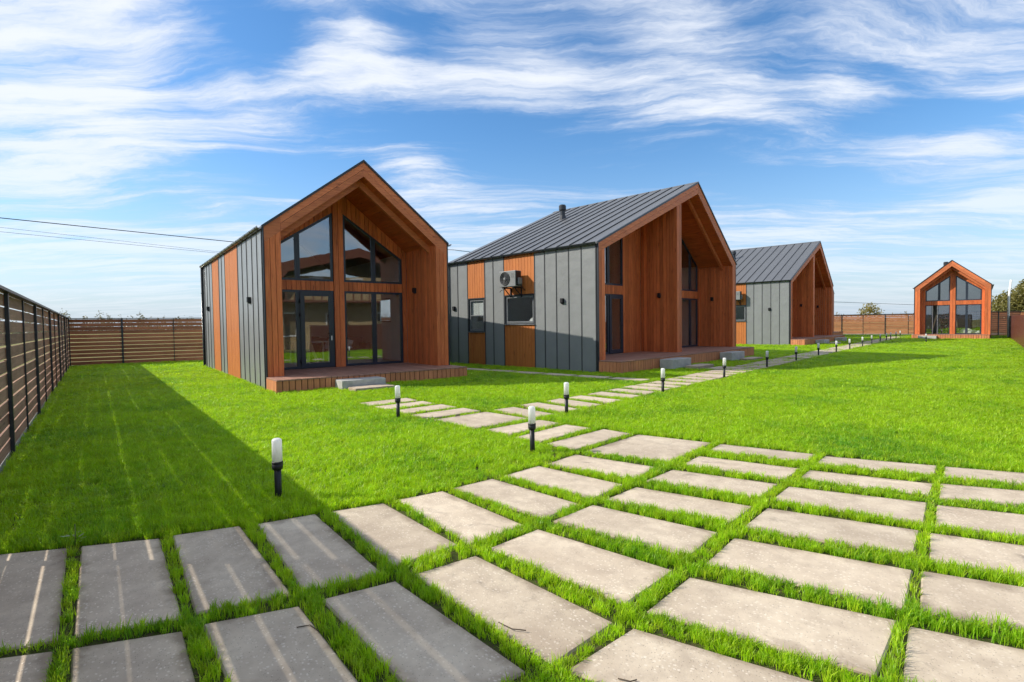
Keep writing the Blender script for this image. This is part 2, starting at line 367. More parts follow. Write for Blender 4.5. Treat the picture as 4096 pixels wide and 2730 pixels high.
def prism(name, poly, axis, a, b, mat, parent=None):
    vs, fs = prism_data(poly, axis, a, b); return link(name, mesh_from(vs, fs, name), mat, parent)
def box(name, x0, x1, y0, y1, z0, z1, mat, parent=None):
    return prism(name, [(x0, z0), (x1, z0), (x1, z1), (x0, z1)], 'v', y0, y1, mat, parent)
def bevel_box(name, x0, x1, y0, y1, z0, z1, mat, parent=None, r=0.01, seg=1):
    vs, fs = prism_data([(x0, z0), (x1, z0), (x1, z1), (x0, z1)], 'v', y0, y1)
    me = mesh_from(vs, fs, name); bm = bmesh.new(); bm.from_mesh(me)
    bmesh.ops.bevel(bm, geom=bm.edges[:], offset=r, segments=seg, affect='EDGES', profile=0.6); bm.to_mesh(me); bm.free()
    return link(name, me, mat, parent)
def multi(name, parts, mat, parent=None):
    V, Fc = [], []
    for vs, fs in parts:
        o = len(V); V += list(vs); Fc += [tuple(i + o for i in f) for f in fs]
    return link(name, mesh_from(V, Fc, name), mat, parent)
def boxd(x0, x1, y0, y1, z0, z1): return prism_data([(x0, z0), (x1, z0), (x1, z1), (x0, z1)], 'v', y0, y1)
def inset(poly, d):
    n = len(poly); A = sum(poly[i][0] * poly[(i + 1) % n][1] - poly[(i + 1) % n][0] * poly[i][1] for i in range(n))
    s = 1 if A > 0 else -1; out = []
    L = []
    for i in range(n):
        p, q = Vector(poly[i]), Vector(poly[(i + 1) % n]); t = (q - p).normalized(); nn = Vector((-t.y, t.x)) * s
        L.append((p + nn * d, t))
    for i in range(n):
        p, t = L[i - 1]; q, r = L[i]; den = t.x * r.y - t.y * r.x
        k = ((q.x - p.x) * r.y - (q.y - p.y) * r.x) / den; x = p + t * k; out.append((x.x, x.y))
    return out
def ring_data(outer, inner, axis, a, b):
    n = len(outer)
    vs = [put(axis, *p, a) for p in outer] + [put(axis, *p, a) for p in inner] + [put(axis, *p, b) for p in outer] + [put(axis, *p, b) for p in inner]
    fs = []
    for i in range(n):
        j = (i + 1) % n
        fs += [(i, j, n + j, n + i), (2 * n + i, 3 * n + i, 3 * n + j, 2 * n + j), (i, 2 * n + i, 2 * n + j, j), (n + i, n + j, 3 * n + j, 3 * n + i)]
    return vs, fs
def ring(name, outer, inner, axis, a, b, mat, parent=None):
    vs, fs = ring_data(outer, inner, axis, a, b); return link(name, mesh_from(vs, fs, name), mat, parent)
def window(poly, axis, a, b, parent, frame='frame_blue_grey', t=0.075, name='window'):
    """frame ring between planes a (outer face) and b, with a pane inside it"""
    inn = inset(poly, t)
    f = ring(name, poly, inn, axis, a, b, frame, parent)
    mid = (a + b) / 2; s = 0.006
    prism('pane', inset(poly, t - 0.012), axis, mid - s, mid + s, 'window_glass', f)
    return f
def rect(x0, x1, y0, y1): return [(x0, y0), (x1, y0), (x1, y1), (x0, y1)]
def lathe(profile, seg=20, cap=True):
    V, Fc = [], []
    for r, z in profile:
        for k in range(seg):
            t = 2 * math.pi * k / seg; V.append((r * math.cos(t), r * math.sin(t), z))
    for i in range(len(profile) - 1):
        for k in range(seg):
            a = i * seg + k; b = i * seg + (k + 1) % seg; Fc.append((a, b, b + seg, a + seg))
    if cap:
        Fc.append(tuple(range(seg))); m = (len(profile) - 1) * seg; Fc.append(tuple(m + k for k in range(seg)))
    return V, Fc
def tube_data(pts, r, seg=8):
    V, Fc = [], []; pts = [Vector(p) for p in pts]; n = len(pts)
    for i, p in enumerate(pts):
        t = (pts[min(i + 1, n - 1)] - pts[max(i - 1, 0)]).normalized()
        up = Vector((0, 0, 1)) if abs(t.z) < 0.95 else Vector((1, 0, 0))
        s = t.cross(up).normalized(); w = s.cross(t)
        rr = r[i] if isinstance(r, (list, tuple)) else r
        for k in range(seg):
            a = 2 * math.pi * k / seg; V.append(p + s * (rr * math.cos(a)) + w * (rr * math.sin(a)))
    for i in range(n - 1):
        for k in range(seg):
            a = i * seg + k; b = i * seg + (k + 1) % seg; Fc.append((a, b, b + seg, a + seg))
    Fc.append(tuple(range(seg))); Fc.append(tuple((n - 1) * seg + k for k in range(seg)))
    return V, Fc
def tube(name, pts, r, mat, parent=None, seg=8):
    V, Fc = tube_data(pts, r, seg); return link(name, mesh_from(V, Fc, name, smooth=True), mat, parent)
def copy_tree(o, parent=None):
    c = o.copy(); col.objects.link(c)
    if parent is not None: c.parent = parent
    for ch in list(o.children): copy_tree(ch, c)
    return c

# ------------------------------------------------------------------ ground
def flat(name, pts, z, mat):
    return link(name, mesh_from([(x, y, z) for x, y in pts], [tuple(range(len(pts)))], name, fix=False), mat)
field = flat('field', [(-1500, -1500), (1500, -1500), (1500, 1500), (-1500, 1500)], -0.075, 'dry_field'); tag(field, kind='structure')
FC = Vector((-19.05, 22.5)); FD = Vector((0.6243, -0.7812))          # corner of the left fence, its heading towards the camera
BD = Vector((math.cos(R_(33)), math.sin(R_(33))))                     # heading of the back fence
LAWN = [(FC.x, FC.y), (FC.x + FD.x * 29, FC.y + FD.y * 29), (1.5, -4.5), (9.5, -2.0), (10.5, 8.6), (39.5, 41.2), (46.0, 48.1), (30.2, 60.2), (FC.x + BD.x * 31, FC.y + BD.y * 31)]
lawn = flat('lawn', LAWN, -0.03, 'lawn_soil'); tag(lawn, kind='structure')

# ------------------------------------------------------------------ paving
SLABS = [
 [[.745,6.139],[1.502,5.552],[1.202,5.159],[.381,5.729]],[[.278,5.644],[1.03,4.973],[.686,4.599],[-.083,5.298]],[[-.209,5.201],[.538,4.471],[.222,4.135],[-.566,4.907]],
 [[-.662,4.826],[.053,4.016],[-.336,3.681],[-1.019,4.613]],[[-1.144,4.529],[-.424,3.659],[-.792,3.348],[-1.528,4.336]],[[-1.648,4.272],[-.868,3.268],[-1.261,3.054],[-2.021,4.076]],
 [[-2.137,4.005],[-1.328,3.005],[-1.759,2.825],[-2.544,3.849]],[[-2.632,3.806],[-1.822,2.782],[-2.255,2.629],[-3.092,3.684]],[[-3.196,3.663],[-2.33,2.592],[-2.77,2.45],[-3.66,3.545]],
 [[2.626,6.535],[3.485,5.987],[3.18,5.67],[2.37,6.22]],[[2.158,5.985],[2.988,5.433],[2.65,5.08],[1.85,5.63]],[[1.682,5.43],[2.489,4.913],[2.128,4.542],[1.309,5.057]],
 [[1.164,4.878],[1.985,4.339],[1.652,3.987],[.808,4.537]],[[.677,4.373],[1.472,3.786],[1.15,3.43],[.321,4.037]],[[.185,3.873],[.968,3.214],[.60,2.85],[-.151,3.564]],
 [[-.257,3.451],[.489,2.669],[.155,2.36],[-.615,3.202]],[[-.718,3.102],[.021,2.30],[-.331,2.045],[-1.08,2.908]],[[-1.2,2.841],[-.468,1.947],[-.819,1.723],[-1.62,2.673]],
 [[-1.717,2.629],[-.956,1.647],[-1.33,1.481],[-2.16,2.497]],[[-2.248,2.47],[-1.446,1.43],[-1.88,1.30],[-2.70,2.36]],
 [[3.573,5.907],[4.437,5.447],[4.14,5.12],[3.28,5.60]],[[3.08,5.36],[3.945,4.888],[3.637,4.555],[2.80,5.06]],[[2.574,4.809],[3.459,4.352],[3.097,3.934],[2.246,4.465]],
 [[2.103,4.257],[2.946,3.78],[2.592,3.38],[1.739,3.869]],[[1.583,3.679],[2.435,3.179],[2.07,2.76],[1.248,3.304]],[[1.071,3.114],[1.942,2.636],[1.56,2.243],[.725,2.754]],
 [[.605,2.587],[1.422,2.101],[1.067,1.751],[.25,2.29]],[[.133,2.18],[.93,1.622],[.577,1.31],[-.219,1.88]],[[-.355,1.80],[.44,1.197],[.09,.932],[-.707,1.55]],
 [[4.511,5.381],[5.434,4.98],[5.10,4.62],[4.212,5.034]],[[4.016,4.834],[4.92,4.43],[4.57,4.06],[3.692,4.452]],[[3.529,4.277],[4.42,3.85],[4.06,3.46],[3.178,3.864]],
 [[3.022,3.717],[3.90,3.28],[3.54,2.88],[2.671,3.283]],[[2.51,3.145],[3.38,2.70],[3.02,2.30],[2.169,2.718]],[[2.001,2.576],[2.87,2.13],[2.51,1.74],[1.671,2.182]],
 [[1.533,2.039],[2.38,1.60],[2.02,1.22],[1.178,1.686]],[[1.04,1.556],[1.88,1.10],[1.52,.74],[.687,1.241]],
 [[5.53,4.90],[6.42,4.47],[6.06,4.08],[5.19,4.53]],[[5.02,4.33],[5.9,3.9],[5.55,3.5],[4.66,3.96]],[[4.52,3.75],[5.4,3.3],[5.04,2.9],[4.15,3.36]],
 [[4.0,3.18],[4.88,2.75],[4.53,2.35],[3.65,2.8]],[[3.49,2.61],[4.37,2.18],[4.02,1.78],[3.14,2.23]],[[2.98,2.04],[3.86,1.61],[3.51,1.21],[2.63,1.66]],[[2.47,1.47],[3.35,1.04],[3.0,.64],[2.12,1.09]],
 [[1.733,7.157],[2.512,6.612],[1.72,5.77],[.90,6.30]],
]
FOOT = []                                        # polygons that keep grass out (x, y)
def slab_mesh(q, zt, th):
    """a cast slab: bevelled, a little uneven; q is relative to its centre"""
    n = 4; bm = bmesh.new()
    top = [bm.verts.new((x, y, zt + random.uniform(-0.003, 0.003))) for x, y in q]; bot = [bm.verts.new((x, y, zt - th)) for x, y in q]
    A = sum(q[i][0] * q[(i + 1) % n][1] - q[(i + 1) % n][0] * q[i][1] for i in range(n))
    if A < 0: top.reverse(); bot.reverse()
    bm.faces.new(top); bm.faces.new(bot[::-1])
    for i in range(n): bm.faces.new((bot[i], bot[(i + 1) % n], top[(i + 1) % n], top[i]))
    te = [e for e in bm.edges if all(abs(v.co.z - zt) < 0.01 for v in e.verts)] + [e for e in bm.edges if abs(e.verts[0].co.z - e.verts[1].co.z) > th * 0.6]
    bmesh.ops.bevel(bm, geom=te, offset=0.009, segments=1, affect='EDGES')
    me = bpy.data.meshes.new('paving_slab'); bm.to_mesh(me); bm.free(); return me
def slab(name, q, parent, zt=-0.002, th=0.075, mat='flecked_concrete', shrink=0.0):
    c = (sum(p[0] for p in q) / 4, sum(p[1] for p in q) / 4)
    zt += random.uniform(-0.006, 0.006)
    # local x runs along the longer side
    e1 = Vector((q[1][0] - q[0][0], q[1][1] - q[0][1])); e2 = Vector((q[2][0] - q[1][0], q[2][1] - q[1][1])); e = e1 if e1.length > e2.length else e2
    ang = math.atan2(e.y, e.x); ca, sa = math.cos(-ang), math.sin(-ang); gr = 1.042 - shrink
    loc = [((x - c[0]) * gr, (y - c[1]) * gr) for x, y in q]
    o = link(name, slab_mesh([(x * ca - y * sa, x * sa + y * ca) for x, y in loc], 0.0, th), mat, parent)
    o.location = (c[0], c[1], zt); o.rotation_euler = (R_(random.uniform(-.5, .5)), R_(random.uniform(-.3, .3)), ang)
    FOOT.append([[x + c[0], y + c[1]] for x, y in loc]); return o
driveway = flat('driveway', [(.5, 6.3), (2.6, 6.7), (6.6, 4.4), (5, 2.4), (3.1, .4), (1.4, .4), (-1.2, 1.1), (-3.6, 3.6), (-1.6, 4.4)], -0.016, 'lawn_soil'); tag(driveway, kind='structure')
for q in SLABS: slab('paving_slab', q, driveway)
garden_path = flat('garden_path', [(.3, 6.7), (1.4, 7.6), (-.2, 9.0), (34.4, 45.6), (35.2, 45.0), (.9, 8.6), (1.9, 7.3), (.9, 6.2)], -0.012, 'lawn_soil'); tag(garden_path, kind='structure')
# the branch towards the near house
for q in ([[1.31,7.54],[1.62,7.21],[.77,6.36],[.45,6.70]], [[.80,7.95],[1.13,7.62],[.37,6.82],[.03,7.13]], [[.42,8.31],[.73,8.02],[-.02,7.28],[-.37,7.58]],
          [[-.48,9.17],[.27,8.42],[-.57,7.75],[-1.29,8.50]], [[-.93,9.62],[-.60,9.30],[-1.40,8.62],[-1.73,8.98]], [[-1.41,10.13],[-1.06,9.76],[-1.84,9.12],[-2.17,9.48]],
          [[-1.86,10.62],[-1.53,10.26],[-2.33,9.62],[-2.66,9.98]], [[-2.28,11.13],[-1.98,10.76],[-2.78,10.14],[-3.10,10.51]]):
    slab('paving_slab', q, garden_path, .008)
# the long branch past all the houses
PD = Vector((0.676, 0.737)); PN = Vector((-0.737, 0.676))
near = [[[-.33,9.39],[.02,9.68],[.69,8.86],[.34,8.54]], [[.16,9.83],[.49,10.15],[1.20,9.33],[.87,9.02]], [[.65,10.29],[.97,10.62],[1.69,9.82],[1.36,9.51]], [[1.14,10.76],[1.46,11.10],[2.18,10.32],[1.86,9.99]]]
for q in near: slab('paving_slab', q, garden_path, .014)
c0 = Vector((2.18, 11.08))
WIDE = {7, 20, 27}
def path_c(t):
    return c0 + PD * t
t = 0.0; k = 0
while t < 46:
    c = path_c(t); h = 0.25; big = k in WIDE
    hh = 0.48 if big else 0.25
    cc = c + PD * (hh - 0.25)
    q = [cc - PD * hh + PN * 0.5, cc + PD * hh + PN * 0.5, cc + PD * hh - PN * 0.5, cc - PD * hh - PN * 0.5]
    slab('paving_slab', [[p.x, p.y] for p in q], garden_path, .022)
    t += (0.68 if not big else 1.14) + random.uniform(-.02, .02); k += 1
# the narrow run of slabs along the side of the second house
s0 = Vector((3.55, 13.80)); sd = Vector((-0.765, 0.644)); sn = Vector((0.644, 0.765))
for i in range(7):
    a = s0 + sd * (1.16 * i); q = [a - sn * .22, a + sd * 1.0 - sn * .22, a + sd * 1.0 + sn * .22, a + sn * .22]
    slab('paving_slab', [[p.x, p.y] for p in q], garden_path, .026)

# ------------------------------------------------------------------ fences
def slat_fence(name, origin, heading, nb, pitch, label, board, z0=-0.02, h=2.06, rows=12, side=1, grp=None, start_thick=0):
    """posts on the near side of horizontal boards; x runs along the fence, y to the boards' side"""
    f = empty(name, (origin[0], origin[1], 0), math.atan2(heading[1], heading[0])); tag(f, label, 'fence', grp)
    L = nb * pitch; bh = (h - 0.04) / rows
    for i in range(nb):
        for r in range(rows):
            dz = random.uniform(-.004, .004); a0 = z0 + 0.03 + r * bh
            lo, hi = a0 + 0.012 + dz, a0 + bh - 0.012 + dz + random.uniform(-.003, .003)
            dy = random.uniform(0, .006)
            x0, x1 = i * pitch + random.uniform(.002, .012), (i + 1) * pitch - random.uniform(.002, .012)
            w = random.uniform(-.004, .004)
            vs, fs = prism_data([(x0, lo), (x1, lo + w), (x1, hi + w), (x0, hi)], 'v', side * (0.05 + dy), side * (0.072 + dy))
            link('slat', mesh_from(vs, fs, 'slat'), board, f)
    for i in range(nb + 1):
        w, dp = (0.034, .02) if (i + start_thick) % 2 == 0 else (0.014, .011)
        box('post', i * pitch - w, i * pitch + w, 0.046 * side - dp * 2 * side, 0.046 * side, z0 - 0.06, z0 + h - 0.008, 'anthracite', f)
    multi('top_rail', [boxd(-.05, L + .05, min(-.03 * side, .078 * side), max(-.03 * side, .078 * side), z0 + h - .006, z0 + h + 0.028)], 'anthracite', f)
    box('curb', -.05, L + .05, 0.055 * side, 0.11 * side, z0 - .1, z0 + .028, 'rough_concrete', f)
    return f
slat_fence('slat_fence', (FC.x, FC.y), FD, 14, 2.03, 'weathered brown slat fence with dark posts along the left of the lawn', 'fence_board_grey', side=-1)
slat_fence('slat_fence', (FC.x - .14, FC.y - .05), BD, 15, 1.95, 'dark brown slat fence running behind the nearest house', 'fence_board', side=1, start_thick=1)
FF0 = Vector((29.4, 60.7)); FFD = Vector((0.8, -0.6))
slat_fence('slat_fence', FF0, FFD, 12, 1.9, 'sunlit orange slat fence at the far end of the lawn', 'fence_board_orange', side=1)

slat_fence('slat_fence', (36.6, 43.1), Vector((.9986, .05)), 3, 1.9, 'dark shaded slat fence between the lone far house and the brown fence', 'fence_board', side=1)
bf = empty('metal_fence', (39.3, 41.3, 0), math.atan2(-35.4, -31.9)); tag(bf, 'brown corrugated sheet metal fence along the right edge', 'fence')
nbp = 23; bp = math.hypot(35.4, 31.9) / nbp
def corrugated(L, h):
    prof = []; x = 0.0
    while x < L - 1e-6:
        prof += [(x, 0.0), (min(x + .07, L), 0.0), (min(x + .085, L), 0.018), (min(x + .12, L), 0.018)]; x += 0.135
    prof = [p for i, p in enumerate(prof) if i == 0 or p[0] > prof[i - 1][0]]
    V = [(x, y, 0) for x, y in prof] + [(x, y, h) for x, y in prof]; n = len(prof)
    V += [(x, y + .004, 0) for x, y in prof] + [(x, y + .004, h) for x, y in prof]
    Fc = []
    for i in range(n - 1): Fc += [(i, i + 1, n + i + 1, n + i), (2 * n + i + 1, 2 * n + i, 3 * n + i, 3 * n + i + 1), (n + i, n + i + 1, 3 * n + i + 1, 3 * n + i), (i + 1, i, 2 * n + i, 2 * n + i + 1)]
    return mesh_from(V, Fc, 'panel', fix=False)
pm = corrugated(bp - 0.006, 1.70)
for i in range(nbp):
    o = link('panel', pm, 'brown_sheet', bf); o.location = (i * bp, 0, -0.04)
    o = box('post', i * bp - .03, i * bp + .03, .03, .09, -.1, 1.62, 'brown_sheet', bf)

# ------------------------------------------------------------------ houses
def planks_v(name, parent, x0, x1, lo, hi, axis, a, b, mat, w=0.142, gap=0.011):
    """vertical boards between x0 and x1; lo(x), hi(x) give the ends"""
    n = max(1, round((x1 - x0) / w)); w = (x1 - x0) / n
    for i in range(n):
        p, q = x0 + i * w + gap / 2, x0 + (i + 1) * w - gap / 2
        d = random.uniform(-.0015, .0015) * (1 if b > a else -1)
        prism(name, [(p, lo(p)), (q, lo(q)), (q, hi(q)), (p, hi(p))], axis, a + d, b, mat, parent)
def const(c): return lambda x: c

def wall_lamp(h, u, v, w, face, label):
    """small dark up-and-down lamp, on a wall facing -u ('u') or -v ('v')"""
    t = empty('wall_lamp', (0, 0, 0)); t.matrix_world = h.matrix_world @ Matrix.Translation((u, v, w)); tag(t, label, 'lamp', 'outdoor wall lamps')
    a, b = .05, .11
    prof = [(-.09, .09), (0, .09), (0, -.09), (-.035, -.09), (-.09, -.045)]
    if face == 'u':
        prism('housing', prof, 'v', -a, a, 'black_plastic', t); box('back_plate', .0, .012, -.06, .06, -.08, .08, 'anthracite', t)
    elif face == 'v':
        prism('housing', [(y, z) for y, z in prof], 'u', -a, a, 'black_plastic', t); box('back_plate', -.06, .06, .0, .012, -.08, .08, 'anthracite', t)
    return t

def deck(h, u0, u1, v0, v1, hd, lowdetail=False, skirt_left=True):
    n = round((u1 - u0) / 0.145); w = (u1 - u0) / n
    for i in range(n):
        p, q = u0 + i * w + .007, u0 + (i + 1) * w - .007
        box('deck_board', p, q, v0 - .012, v1, hd - .03, hd, 'deck_board', h)
        box('skirt_board', p + .002, q - .002, v0, v0 + .022, -.35, hd - .036, 'deck_skirt', h)
    ring('deck_dark_backing', rect(u0 + .03, u1 - .03, v0 + .03, -.04), rect(u0 + .06, u1 - .06, v0 + .06, -.07), 'w', -.35, hd - .04, 'black_plastic', h)  # black backing, paints the under-deck shade seen through the board gaps
    m = max(2, round((-.02 - v0) / 0.145)); w = (-.03 - v0 - .022) / m
    for s, uu in ((1, u0), (-1, u1)):
        for i in range(m):
            p, q = v0 + .024 + i * w + .006, v0 + .024 + (i + 1) * w - .006
            prism('skirt_board', [(p, -.35), (q, -.35), (q, hd - .036), (p, hd - .036)], 'u', uu, uu + s * .022, 'deck_skirt', h)

def gutter(h, u, w, v0, v1, side, name='gutter'):
    """half round gutter along v at the eave, with brackets"""
    V, Fc = [], []; r = .075; n = 9
    pts = [(u + side * -.055 + r * math.cos(t), w - .01 + r * math.sin(t)) for t in [math.pi + math.pi * k / (n - 1) for k in range(n)]]
    pin = [(u + side * -.055 + (r - .006) * math.cos(t), w - .01 + (r - .006) * math.sin(t)) for t in [2 * math.pi - math.pi * k / (n - 1) for k in range(n)]]
    o = prism(name, pts + pin, 'v', v0, v1, 'gutter_dark', h)
    k = v0 + .3
    while k < v1:
        pr = [(u + side * -.055 + (r + .007) * math.cos(t), w - .01 + (r + .007) * math.sin(t)) for t in [math.pi + math.pi * j / 6 for j in range(7)]]
        prism('bracket', pr, 'v', k, k + .025, 'gutter_dark', o); k += .62
    return o
def downpipe(h, u, v, w1, side):
    o = tube('downpipe', [(u - side * .05, v, w1 - .02), (u - side * .05, v, .12), (u - side * .09, v, .03), (u - side * .15, v, .0)], .045, 'gutter_dark', h, 10)
    for z in (.8, 1.9, 3.0): 
        V, Fc = tube_data([(u - side * .05, v, z - .015), (u - side * .05, v, z + .015)], .052, 10)
        V2, F2 = boxd(min(u - side * .05, u), max(u - side * .05, u), v - .01, v + .01, z - .01, z + .01)
        multi('pipe_clip', [(V, Fc), (V2, F2)], 'gutter_dark', o)
def seam_panels(h, axis, a, edges, z0, z1, out):
    """standing-seam sheet: flat panels between the edges with a thin raised rib at each joint"""
    for p, q in zip(edges[:-1], edges[1:]):
        prism('metal_panel', [(p + .004, z0), (q - .004, z0), (q - .004, z1), (p + .004, z1)], axis, a, a + out * .018, 'grey_sheet', h)
    for e in edges:
        prism('standing_seam', [(e - .014, z0), (e + .014, z0), (e + .014, z1 - .01), (e - .014, z1 - .01)], axis, a, a + out * .034, 'seam_sheet', h)

def person_in(h, u, v, w):
    pass

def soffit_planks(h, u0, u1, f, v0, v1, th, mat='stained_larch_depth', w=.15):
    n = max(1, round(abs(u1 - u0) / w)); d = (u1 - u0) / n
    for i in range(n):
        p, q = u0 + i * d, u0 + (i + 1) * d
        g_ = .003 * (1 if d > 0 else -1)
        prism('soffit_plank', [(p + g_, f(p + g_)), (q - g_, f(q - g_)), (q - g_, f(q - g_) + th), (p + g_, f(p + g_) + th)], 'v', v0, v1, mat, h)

def small_house(loc, yaw, W, He, Hr, L, hd, D, Rc, label, near=True, deck_ext=(0, 0), wl=None, P=.42):
    """narrow gabled house with a recessed glazed porch front; u along the front, v into the house"""
    h = empty('barn_house', loc, yaw); tag(h, label, 'house', 'timber and metal barn houses'); bpy.context.view_layer.update()
    c = W / 2; sl = (Hr - He) / c
    top = lambda u: Hr - sl * abs(u - c)
    fb = lambda u: Hr - 0.45 - sl * abs(u - c)             # lower edge of the gable boards
    # core walls
    box('wall', .02, .16, .12, L, -.4, He - .03, 'plaster', h)
    if near:
        y0, y1, z0, z1 = 3.9, 5.15, 1.72, 2.62
        ring('wall', rect(.3 * 0 + Rc + .1, L, -.4, He - .03), rect(y0, y1, z0, z1), 'u', W - .16, W - .02, 'plaster', h)
        f = window(rect(y0, y1, z0, z1), 'u', W - .05, W - .12, h, 'frame_blue_grey', .06)
        box('wall', W - .16, W - .02, .12, Rc + .1, -.4, He - .03, 'plaster', h)
        box('wall_cladding', W - .02, W + .012, .02, y0, -.4, He - .03, 'grey_sheet', h)
        box('wall_cladding', W - .02, W + .012, y1, L, -.4, He - .03, 'grey_sheet', h)
        box('wall_cladding', W - .02, W + .012, y0, y1, -.4, z0, 'grey_sheet', h)
        box('wall_cladding', W - .02, W + .012, y0, y1, z1, He - .03, 'grey_sheet', h)
    else:
        box('wall', W - .16, W - .02, .12, L, -.4, He - .03, 'plaster', h)
        box('wall_cladding', W - .02, W + .012, .02, L, -.4, He - .03, 'grey_sheet', h)
    prism('wall', [(.161, -.4), (W - .161, -.4), (W - .161, top(.161) - .09), (c, Hr - .10), (.161, top(.161) - .09)], 'v', L - .14, L, 'plaster', h)
    box('floor', .17, W - .17, Rc + .16, L - .15, .1, hd - .005, 'pale_wood', h)
    # roof
    rf = prism('roof', [(-.03, top(-.03)), (c, Hr), (W + .03, top(W + .03)), (W + .03, top(W + .03) - .10), (c, Hr - .11), (-.03, top(-.03) - .10)], 'v', .004, L + .05, 'roof_sheet', h)
    prism('verge_trim', [(-.035, top(-.035) + .012), (c, Hr + .014), (W + .035, top(W + .035) + .012), (W + .035, top(W + .035) - .055), (c, Hr - .052), (-.035, top(-.035) - .055)], 'v', -.05, .003, 'anthracite', h)
    box('corner_trim', -.014, .02, -.028, .05, -.35, He - .06, 'anthracite', h); box('corner_trim', W - .02, W + .016, -.028, .05, -.35, He - .06, 'anthracite', h)
    # pillars of three boards, gable boards
    for (a, b) in ((.021, P), (W - P, W - .021)):
        planks_v('cladding_board', h, a, b, const(hd - .03 if near else hd - .3), lambda u: min(fb(u), top(u) - .09), 'v', -.02, .03, 'stained_larch')
    mid_ = lambda u: Hr - 0.25 - sl * abs(u - c)
    for s in (0, 1):
        for lo, hi in ((fb, lambda u: mid_(u) - .004), (lambda u: mid_(u) + .004, lambda u: top(u) - .057)):
            a, b = (P + .003, c) if s == 0 else (c, W - P - .003)
            prism('gable_board', [(a, lo(a)), (b, lo(b)), (b, hi(b)), (a, hi(a))], 'v', -.022, .03, 'stained_larch_slope', h)
    # small filler at the outer top corners above the pillars
    for a, b in ((.021, P), (W - P, W - .021)):
        prism('gable_board', [(a, min(fb(a), top(a) - .09) + .002), (b, min(fb(b), top(b) - .09) + .002), (b, top(b) - .058), (a, top(a) - .058)], 'v', -.018, .028, 'stained_larch_slope', h)
    # porch linings
    planks_v('lining_board', h, .032, Rc, const(hd - .3), const(fb(P) + .02), 'u', P - .025, P, 'stained_larch')
    planks_v('lining_board', h, .032, Rc, const(hd - .3), const(fb(P) + .02), 'u', W - P, W - P + .025, 'stained_larch')
    sf = lambda u: fb(u) + .012
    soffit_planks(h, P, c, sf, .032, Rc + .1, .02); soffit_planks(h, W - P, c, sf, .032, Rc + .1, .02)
    # dropped beam inside the porch, and the baseboard
    for s in (0, 1):
        a, b = (P, c) if s == 0 else (c, W - P); lo = lambda u: fb(u) - .20; hi = lambda u: fb(u) + .01
        prism('porch_beam', [(a, lo(a)), (b, lo(b)), (b, hi(b)), (a, hi(a))], 'v', .36, .48, 'stained_larch_slope', h)
    # glazed wall
    wl = wl or dict(x0=.62, m1=1.37, p0=2.43, p1=2.75, m2=3.74, x1=W - P - .16, b0=hd, b1=2.69, b2=2.97, wc=2.6, wt=5.2, ws=.66)
    wt_ = lambda u: wl['wt'] - wl['ws'] * abs(u - wl['wc'])
    a, b = Rc, Rc + .09
    planks_v('cladding_board', h, wl['p0'], wl['p1'], const(hd), lambda u: sf(u) - .01, 'v', a - .035, b, 'stained_larch')
    planks_v('band_board', h, wl['x0'], wl['p0'] - .002, const(wl['b1']), const(wl['b2']), 'v', a, b, 'stained_larch')
    planks_v('band_board', h, wl['p1'] + .002, wl['x1'], const(wl['b1']), const(wl['b2']), 'v', a, b, 'stained_larch')
    planks_v('cladding_board', h, P + .002, wl['x0'] - .002, const(hd), lambda u: sf(u) - .01, 'v', a, b, 'stained_larch')
    if W - P - wl['x1'] > .05: planks_v('cladding_board', h, wl['x1'] + .002, W - P - .002, const(hd), lambda u: sf(u) - .01, 'v', a, b, 'stained_larch')
    planks_v('cladding_board', h, wl['x0'], wl['p0'] - .002, lambda u: wt_(u) + .002, lambda u: sf(u) - .01, 'v', a, b, 'stained_larch')
    planks_v('cladding_board', h, wl['p1'] + .002, wl['x1'], lambda u: wt_(u) + .002, lambda u: sf(u) - .01, 'v', a, b, 'stained_larch')
    fm = 'frame_blue_grey'; y0_, y1_ = a + .015, a + .085
    q = lambda x0, x1: [(x0, wl['b2']), (x1, wl['b2']), (x1, wt_(x1)), (x0, wt_(x0))]
    for x0, x1 in ((wl['x0'], wl['m1'] - .002), (wl['m1'] + .002, wl['p0']), (wl['p1'], wl['m2'] - .002), (wl['m2'] + .002, wl['x1'])): window(q(x0, x1), 'v', y0_, y1_, h, fm, .07)
    for x0, x1 in ((wl['p1'], wl['m2'] - .002), (wl['m2'] + .002, wl['x1'])): window(rect(x0, x1, wl['b0'] + .005, wl['b1'] - .002), 'v', y0_, y1_, h, fm, .07)
    if near:
        window(rect(wl['x0'], wl['m1'] - .002, wl['b0'] + .005, wl['b1'] - .002), 'v', y0_, y1_, h, fm, .07)
        ring('door_frame', rect(wl['m1'] + .002, wl['p0'], wl['b0'] + .002, wl['b1'] - .002), rect(wl['m1'] + .05, wl['p0'] - .05, wl['b0'] + .035, wl['b1'] - .06), 'v', y0_ + .002, y1_, fm, h)
        d = window(rect(wl['m1'] + .045, wl['p0'] - .045, wl['b0'] + .03, wl['b1'] - .055), 'v', y0_ - .03, y1_ - .04, h, fm, .125, 'door')
        x = wl['p0'] - .105
        tube('handle', [(x, y0_ - .03, 1.38), (x, y0_ - .08, 1.38), (x - .13, y0_ - .08, 1.375)], .011, 'black_plastic', d, 8)
        bevel_box('lock', x - .02, x + .02, y0_ - .043, y0_ - .028, 1.16, 1.30, 'white_paint', d, .006)
        for z in (.55, 1.95, 2.35): tube('hinge', [(wl['m1'] + .03, y0_ - .045, z - .05), (wl['m1'] + .03, y0_ - .045, z + .05)], .017, 'black_plastic', d, 8)
    else:
        # sliding glass: one leaf pushed open
        x0, x1 = wl['x0'], wl['p0']; w3 = (x1 - x0)
